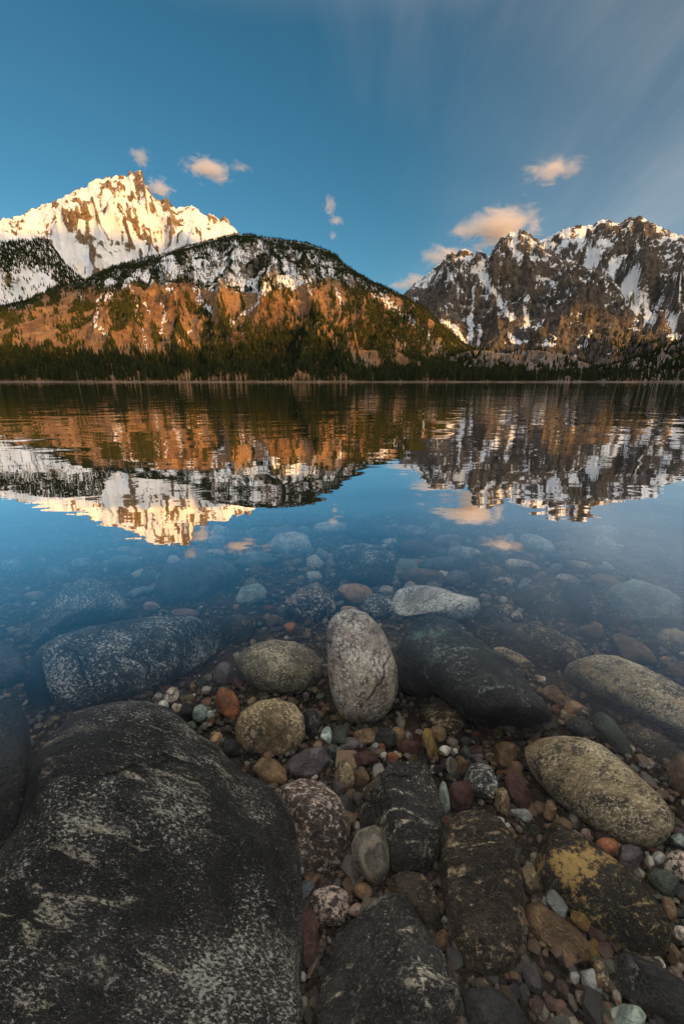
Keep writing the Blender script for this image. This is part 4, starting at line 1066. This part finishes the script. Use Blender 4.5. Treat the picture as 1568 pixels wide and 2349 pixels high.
MID = [
    ('brown_smooth', 1004, 1684, 20, 20, 0, 'round brown pebble under the near end of the green wedge'), ('brown_smooth', 1160, 1733, 34, 30, 10, 'round dark brown pebble above the large oval tan boulder'),
    ('maroon', 938, 1714, 27, 18, -5, 'dark red pebble below the tall pale granite boulder'), ('maroon', 836, 1741, 32, 18, -8, 'dark maroon oval pebble above the black angular block'),
    ('purple_grey', 802, 1708, 22, 17, 0, 'reddish grey angular pebble below the tall pale boulder'), ('green_smooth', 780, 1690, 24, 26, 10, 'dark green pebble at the foot of the tall pale boulder'),
    ('maroon', 1056, 1824, 27, 34, 0, 'squarish dark red brown pebble right of the black angular block'), ('tan_mottled', 1151, 1836, 18, 36, -14, 'tan pear shaped pebble left of the large oval tan boulder'),
    ('slate_speckled', 1100, 1790, 36, 52, -25, 'grey green flat rock between the gravel and the oval tan boulder'), ('maroon', 1188, 1815, 22, 52, -22, 'long red brown pebble beside the oval tan boulder'),
    ('white_marbled', 1196, 1866, 30, 14, 35, 'white and green flaky pebble below the oval tan boulder'), ('pale_green', 1019, 1835, 11, 46, -8, 'long pale green sliver beside the black angular block'),
    ('tan_mottled', 790, 1778, 22, 36, -12, 'bright tan angular pebble above the black angular block'), ('brown_smooth', 827, 1784, 19, 20, 0, 'brown angular pebble right of the bright tan pebble'),
    ('brown_smooth', 1262, 1860, 17, 24, 0, 'dark amber pebble under the oval tan boulder'), ('purple_grey', 515, 1546, 25, 27, 15, 'dull pink angular pebble right of the large slate boulder'),
    ('maroon', 547, 1566, 18, 14, 10, 'small dark red pebble beside the rust red cobble'), ('pale_granite', 392, 1600, 16, 26, 30, 'pale tan angular pebble below the large slate boulder'),
    ('white_quartz', 374, 1620, 14, 13, 0, 'white pebble in the gravel above the huge black boulder'), ('pale_granite', 408, 1624, 14, 12, 10, 'pinkish white pebble above the huge black boulder'),
    ('charcoal', 430, 1633, 17, 24, 20, 'dark grey pebble above the huge black boulder'), ('pale_green', 459, 1637, 17, 21, 15, 'pale green pebble left of the rust red cobble'),
    ('white_marbled', 484, 1640, 10, 12, 0, 'small white chipped pebble left of the rust red cobble'), ('green_smooth', 438, 1668, 17, 13, 0, 'teal green pebble on the shoulder of the huge black boulder'),
    ('charcoal', 531, 1714, 21, 18, 10, 'black pebble with a white spot beside the tan mottled boulder'), ('pale_green', 748, 1692, 13, 26, 8, 'pale green upright pebble right of the tan mottled boulder'),
    ('green_smooth', 765, 1722, 14, 14, 0, 'small dark green pebble below the pale green upright one'), ('brown_smooth', 627, 1424, 17, 14, -10, 'red brown round pebble behind the olive oval boulder'),
    ('rust', 664, 1443, 18, 15, -8, 'rust brown pebble behind the olive oval boulder'), ('tan_smooth', 498, 1695, 12, 18, 40, 'small orange pebble beside the huge black boulder'),
    ('blue_grey', 698, 2044, 23, 33, 8, 'round teal pebble between the huge black boulder and the mottled rock'), ('maroon', 733, 2029, 11, 15, 0, 'small red pebble beside the round teal pebble'),
    ('pink_speckled', 757, 2078, 48, 46, 0, 'dark speckled rock below the mottled boulder'), ('maroon', 705, 2150, 25, 66, -4, 'long dark oval pebble against the huge black boulder'),
    ('white_quartz', 694, 2241, 8, 14, 0, 'tiny white pebble at the bottom beside the huge black boulder'), ('tan_smooth', 832, 2044, 22, 20, 0, 'orange tan pebble below the grey striped cobble'),
    ('pink', 817, 2087, 19, 15, -20, 'pale pink oval pebble left of the bottom ridged rock'), ('brown_smooth', 1011, 2160, 17, 26, 10, 'brown pebble between the ridged rock and the tall dark brown boulder'),
    ('tan_mottled', 1218, 2022, 20, 38, -18, 'brown angular pebble left of the golden patched boulder'), ('rust', 1391, 1943, 27, 22, 10, 'red brown pebble below the oval tan boulder\'s end'),
    ('purple_grey', 1444, 1970, 36, 32, 30, 'purplish grey cobble below the oval tan boulder\'s end'), ('white_marbled', 1512, 1974, 16, 23, -30, 'black and white striped pebble near the right edge'),
    ('white_quartz', 1489, 1977, 9, 17, -15, 'white pebble beside the black and white striped one'), ('pink_speckled', 1556, 1990, 34, 40, 0, 'dark speckled cobble at the right edge below the oval tan boulder'),
    ('green_smooth', 1522, 2024, 42, 28, 30, 'dark green flat cobble near the right edge'), ('brown_smooth', 1533, 2085, 16, 34, -15, 'brown sliver at the right end of the golden patched boulder'),
    ('pale_green', 1552, 1930, 18, 22, 0, 'grey green pebble at the right edge beside the oval tan boulder'), ('brown_smooth', 1290, 1892, 26, 15, 20, 'brown pebble on the head of the golden patched boulder'),
    ('pink', 1342, 1912, 12, 12, 0, 'small pinkish pebble under the oval tan boulder'), ('purple_grey', 1221, 2246, 18, 42, -22, 'purple oblong pebble at the bottom right of centre'),
    ('pale_green', 1438, 2180, 12, 14, 0, 'small pale pebble on the black bottom right boulder'), ('white_granite', 1508, 2208, 22, 12, 45, 'pale pebble at the bottom right corner'),
    ('pink', 1548, 2240, 16, 26, -30, 'orange pebble at the bottom right corner'), ('pale_granite', 1560, 2140, 22, 16, 20, 'pale green chip at the right edge near the bottom'),
    ('tan_mottled', 1380, 2235, 14, 34, -20, 'dull tan pebble beside the white marbled bottom stone'), ('white_quartz', 1147, 1884, 10, 16, -35, 'bright white sliver above the tall dark brown boulder'),
    ('white_quartz', 1163, 1898, 9, 11, 0, 'second bright white pebble above the tall dark brown boulder'), ('maroon', 1026, 1888, 17, 18, 0, 'dark red pebble right of the black angular block'),
    ('pale_granite', 1022, 1925, 9, 22, 0, 'pink and white chips beside the black angular block'), ('ochre', 985, 1708, 16, 40, -12, 'golden flaky stone standing in the gravel'),
    ('white_granite', 1020, 1722, 14, 12, 0, 'whitish chunk in the gravel right of the golden flaky stone'), ('white_quartz', 1044, 1723, 8, 7, 0, 'tiny white pebble in the gravel below the green wedge'),
    ('green_smooth', 1068, 1728, 11, 18, -15, 'green pebble in the gravel below the green wedge'), ('maroon', 1092, 1722, 15, 14, 0, 'wine red pebble in the gravel below the green wedge'),
    ('purple_grey', 1094, 1738, 17, 10, 0, 'mauve pebble below the wine red one'), ('brown_smooth', 1056, 1752, 13, 20, -25, 'brown oblong pebble in the gravel below the green wedge'),
    ('grey_striped', 1035, 1757, 14, 22, -20, 'striped grey pebble in the gravel below the green wedge'), ('pale_green', 863, 1710, 11, 10, 0, 'pale green squarish pebble below the tall pale boulder'),
    ('rust', 875, 1716, 8, 14, -20, 'small rust pebble below the tall pale boulder'), ('white_marbled', 882, 1734, 11, 9, 0, 'small white veined pebble above the black angular block'),
    ('white_quartz', 843, 1700, 13, 8, -20, 'white flat pebble below the tall pale boulder'), ('rust', 897, 1739, 16, 13, 0, 'rusty pebble touching the black angular block'),
    ('charcoal', 883, 1692, 26, 22, 10, 'dark round pebble below the tall pale granite boulder'), ('brown_smooth', 838, 1690, 30, 18, -8, 'brown stone peeping out under the tall pale boulder'),
    ('tan_smooth', 915, 1733, 9, 6, -10, 'tiny orange pebble above the black angular block'), ('brown_smooth', 910, 1687, 18, 20, 30, 'rough orange brown pebble below the tall pale boulder'),
    ('pale_granite', 722, 1784, 10, 8, 0, 'small yellow tan pebble on the pinkish mottled boulder'), ('purple_grey', 778, 1812, 16, 22, -20, 'purplish pebble left of the black angular block'),
    ('brown_smooth', 1180, 1770, 18, 24, 0, 'shadowed brown pebble left of the oval tan boulder'), ('tan_smooth', 1312, 1625, 22, 18, 0, 'light brown pebble between the green wedge and the long tan boulder'),
    ('brown_smooth', 1268, 1590, 30, 18, 30, 'brown stone at the far side of the green wedge'), ('pale_granite', 1240, 1558, 12, 9, 0, 'pale pebble beside the flat dark brown boulder'),
    ('tan_mottled', 1160, 1400, 18, 14, 0, 'tan pebble right of the whitish granite slab'), ('pale_granite', 1186, 1412, 15, 12, 0, 'whitish pebble right of the whitish granite slab'),
]
for nm, mt, ol, lb, kw in BIG:
    make_stone(nm, mt, ol, lb, **kw)
for k, (mt, x, y, a, b_, ang, lb) in enumerate(MID):
    make_stone('pebble', mt, (x, y, a * 1.03, b_ * 1.03, ang), lb, cat='pebble', thick=0.75, lift=0.42, bumpy=0.07, cuts=(2, 5, 7)[k % 3], extra=0.012)

# smaller pebbles strewn between the stones: six shapes, each copy its own object
PEB = []
for q in range(8):
    V0, F0 = ICO[3]
    r_ = np.random.default_rng(300 + q)
    L = V0 * np.array([1.0, r_.uniform(0.62, 0.95), r_.uniform(0.45, 0.75)])
    for _ in range(q % 4 + 4):
        nrm = r_.normal(size=3)
        nrm /= np.linalg.norm(nrm)
        dist = (L @ nrm).max() * 0.72
        L = L - np.maximum(0, L @ nrm - dist)[:, None] * nrm
    L = L * (1 + 0.10 * fbm(L[:, 0] * 1.3 + q, L[:, 1] * 1.3, L[:, 2] * 1.3, 3))[:, None]
    PEB.append((L, F0))
TONES = [('brown_smooth', 'brown'), ('maroon', 'dark red'), ('purple_grey', 'mauve grey'), ('brown_smooth', 'brown'), ('pale_granite', 'pale speckled'), ('dark_brown', 'dark brown'), ('brown_smooth', 'brown'), ('green_smooth', 'dark green'), ('tan_mottled', 'mottled tan'), ('rust', 'rust red'),
         ('charcoal', 'black'), ('dark_brown', 'dark brown'), ('maroon', 'dark red'), ('olive_granite', 'olive'), ('white_granite', 'whitish')]
FAR_TONES = [('pale_granite', 'pale speckled'), ('white_granite', 'whitish'), ('teal_grey', 'blue grey'), ('pink', 'dull pink'), ('tan_smooth', 'tan'), ('pale_green', 'pale green'), ('brown_smooth', 'brown'), ('olive_granite', 'olive'), ('white_granite', 'whitish')]
SPOTS = [(900, 1700, 170, 70, 40, 'in the gravel below the tall pale boulder'), (440, 1610, 80, 45, 16, 'in the gravel above the huge black boulder'), (1090, 1740, 90, 60, 22, 'in the gravel below the green wedge'),
         (1150, 1400, 45, 28, 12, 'right of the whitish granite slab'), (640, 1430, 70, 35, 12, 'behind the olive oval boulder'), (1330, 2090, 220, 200, 26, 'among the dark stones at the lower right'), (1250, 1600, 70, 60, 8, 'between the green wedge and the long tan boulder'),
         (600, 1280, 330, 75, 42, 'seen under the mirrored sky left of centre'), (1250, 1270, 270, 80, 40, 'seen under the pale reflections right of centre'), (860, 1330, 160, 70, 16, 'behind the tall pale boulder'), (1400, 1440, 100, 40, 8, 'by the maroon cobble near the right edge')]
pm_cache = {}
r_ = random.Random(21)


def free(x, y, rad):
    for sx, sy, sr, (lx, ly), _, _, _ in STONE_LOG:
        if abs(x - sx) < sr * 3 + rad and abs(y - sy) < sr * 3 + rad:
            th = np.arctan2(sy - y, x - sx)
            k = int(np.argmin(np.abs(np.angle(np.exp(1j * (np.arctan2(ly, lx) - th))))))
            if math.hypot(x - sx, y - sy) < math.hypot(lx[k], ly[k]) * 0.92:
                return False
    return True


for sx, sy, rx, ry_, cnt, where in SPOTS:
    made = tries = 0
    while made < cnt and tries < 600:
        tries += 1
        x, y = sx + rx * r_.uniform(-1, 1), sy + ry_ * r_.uniform(-1, 1)
        rad = r_.uniform(7, 13) if sy > 1350 else r_.uniform(9, 24)
        if not free(x, y, rad):
            continue
        rd = ray(x, y)
        d = 1.2
        for _ in range(6):
            p = CAMP + rd * d
            d = (float(bed_z(p[0], p[1])) + 0.012 - CAM_H) / rd[2]
        p = CAMP + rd * d
        size = rad / F_PX * d
        shp = r_.randrange(8)
        mt, cn = r_.choice(FAR_TONES if sy < 1350 else TONES)
        if (shp, mt) not in pm_cache:
            me = mesh_np('pebble', *PEB[shp])
            me.materials.append(SM[mt])
            pm_cache[(shp, mt)] = me
        o = link('pebble', pm_cache[(shp, mt)], label='small %s pebble %s' % (cn, where), category='pebble', group='small %s pebbles %s' % (cn, where))
        o.location = p
        o.scale = (size * 1.15,) * 3
        o.rotation_euler = (r_.uniform(-.5, .5), r_.uniform(-.5, .5), r_.uniform(0, 6.28))
        STONE_LOG.append((x, y, rad * 0.8, (np.array([rad, 0, -rad, 0]), np.array([0, rad, 0, -rad])), 0, p[0], p[1]))
        made += 1

# gravel: past counting, one mass of real little stones
rg = np.random.default_rng(5)
NG = 20000
d_ = 0.25 + 4.8 * rg.random(NG) ** 1.6
gx, gy = (0.92 * d_ + 0.35) * rg.uniform(-1, 1, NG), d_
sz = rg.lognormal(math.log(0.0070), 0.5, NG) * (1 + 0.25 * d_)
sz = np.clip(sz, 0.004, 0.05)
pal = np.array([(0.16, 0.10, 0.06), (0.10, 0.05, 0.04), (0.20, 0.17, 0.14), (0.36, 0.31, 0.24), (0.10, 0.11, 0.08), (0.30, 0.20, 0.11), (0.05, 0.05, 0.05), (0.24, 0.12, 0.07), (0.13, 0.11, 0.11), (0.55, 0.53, 0.46)])
pw = np.array([.2, .14, .16, .07, .1, .09, .12, .06, .1, .03])
cc = pal[rg.choice(len(pal), NG, p=pw / pw.sum())] * rg.uniform(0.35, 0.85, NG)[:, None]
Vs, Fs, Cs, off = [], [], [], 0
V0, F0 = ICO[1]
for k in range(12):
    ii = np.arange(k, NG, 12)
    r_n = np.random.default_rng(50 + k)
    sh = V0 * np.array([1, r_n.uniform(0.6, 1), r_n.uniform(0.45, 0.8)]) * (1 + 0.16 * r_n.normal(size=(len(V0), 1)))
    a = rg.random(len(ii)) * 6.283
    tl = rg.normal(0, 0.35, len(ii))
    ca, sa = np.cos(a)[:, None], np.sin(a)[:, None]
    ct, st = np.cos(tl)[:, None], np.sin(tl)[:, None]
    X0, Y0, Z0 = sh[None, :, 0], sh[None, :, 1] * ct - sh[None, :, 2] * st, sh[None, :, 1] * st + sh[None, :, 2] * ct
    s_ = sz[ii][:, None]
    zb = bed_z(gx[ii], gy[ii]) + rg.uniform(0.0, 0.022, len(ii))
    V = np.stack([(X0 * ca - Y0 * sa) * s_ + gx[ii][:, None], (X0 * sa + Y0 * ca) * s_ + gy[ii][:, None], Z0 * s_ + zb[:, None]], -1)
    Vs.append(V.reshape(-1, 3))
    Fs.append((F0[None] + (np.arange(len(ii)) * len(V0))[:, None, None] + off).reshape(-1, 3))
    Cs.append(np.repeat(cc[ii], len(V0), axis=0))
    off += len(ii) * len(V0)
m, n, b = new_mat('gravel')
geo = n('NewGeometry', out=0)
c = n.mix(n.step(n.noise(geo, 160, 4, 0.7), 0.35, 0.65, 0.0, 0.6), attr(n, 'tint', 0), (0.05, 0.045, 0.04))
n.put(b.inputs['Base Color'], c)
n.put(b.inputs['Roughness'], 0.6)
n.put(b.inputs['Specular IOR Level'], 0.2)
link('gravel', mesh_np('gravel', np.concatenate(Vs), np.concatenate(Fs), False, dict(tint=np.concatenate(Cs))), m, kind='stuff', label='fine mixed gravel between the stones on the lake bed', category='gravel')

# ================================================================== SMALL CLOUDS OVER THE PEAKS
m = bpy.data.materials.new('cloud_vapour')
m.use_nodes = True
m.node_tree.nodes.clear()
n = NT(m.node_tree)
out = m.node_tree.nodes.new('ShaderNodeOutputMaterial')
co = n('TexCoord', out=3)
rnd = n('ObjectInfo', out=5)
p = n('VectorMath', co, n('CombineXYZ', n.math('MULTIPLY', rnd, 40.0), n.math('MULTIPLY', rnd, 17.0), n.math('MULTIPLY', rnd, 71.0)), props=dict(operation='ADD'))
rr_ = n('VectorMath', co, props=dict(operation='LENGTH'), out=1)
nz = n.noise(n.mapping(p, scale=(1.0, 1.0, 0.8)), 2.3, 8, 0.66, 0.6)
thick = n('ObjectInfo', out=1)
den = n.math('MULTIPLY', n.math('MAXIMUM', n.math('ADD', n.math('MULTIPLY', n.math('SUBTRACT', nz, 0.5), 3.2), n.math('MULTIPLY', n.math('SUBTRACT', 0.52, rr_), 1.5)), 0.0), n('SeparateColor', thick, out=0))
vol = n('VolumePrincipled', Color=(0.98, 0.93, 0.92), Density=den, Anisotropy=0.1)
m.node_tree.links.new(vol, out.inputs[1])
CLOUDS = [(478, 390, 66, 30, 0.011, 'peach coloured puff of cloud right of the snowy summit'), (550, 384, 36, 12, 0.004, 'thin wisp trailing right from the peach puff above the peak'),
          (322, 362, 30, 22, 0.007, 'small torn cloud straight above the snowy summit'), (364, 432, 40, 24, 0.009, 'cloud tucked behind the right side of the snowy summit'),
          (757, 472, 22, 24, 0.006, 'upper of the small puffs in mid sky above the hill'), (770, 506, 24, 14, 0.007, 'brighter small puff in mid sky above the hill'), (764, 540, 14, 11, 0.006, 'tiny lowest puff in mid sky above the hill'),
          (1268, 390, 80, 28, 0.007, 'soft pinkish cloud high over the rocky massif'), (1140, 520, 118, 50, 0.009, 'largest peach cloud rising behind the rocky massif'), (1030, 592, 80, 34, 0.005, 'low pink cloud behind the massif\'s falling skyline'),
          (950, 650, 66, 24, 0.004, 'faint pink cloud in the gap between hill and massif')]
V0, F0 = ICO[3]
cm = mesh_np('cloud', V0, F0)
cm.materials.append(m)
for k, (x, y, rx, ry_, dn_, lb) in enumerate(CLOUDS):
    rd = ray(x, y)
    dist = 8200.0 + 350 * (k % 3)
    dep = dist * (rd[1] * CP - rd[2] * SP)
    o = link('cloud', cm, label=lb, category='cloud', group='small clouds over the peaks')
    o.location = CAMP + rd * dist
    o.rotation_euler = (0, 0, -math.atan2(rd[0], rd[1]))
    sx, sz_ = rx * dep / F_PX * 1.25, ry_ * dep / F_PX * 1.25
    o.scale = (sx, (sx + sz_) / 2, sz_)
    o.color = (dn_ * 1.6, dn_, dn_, 1)
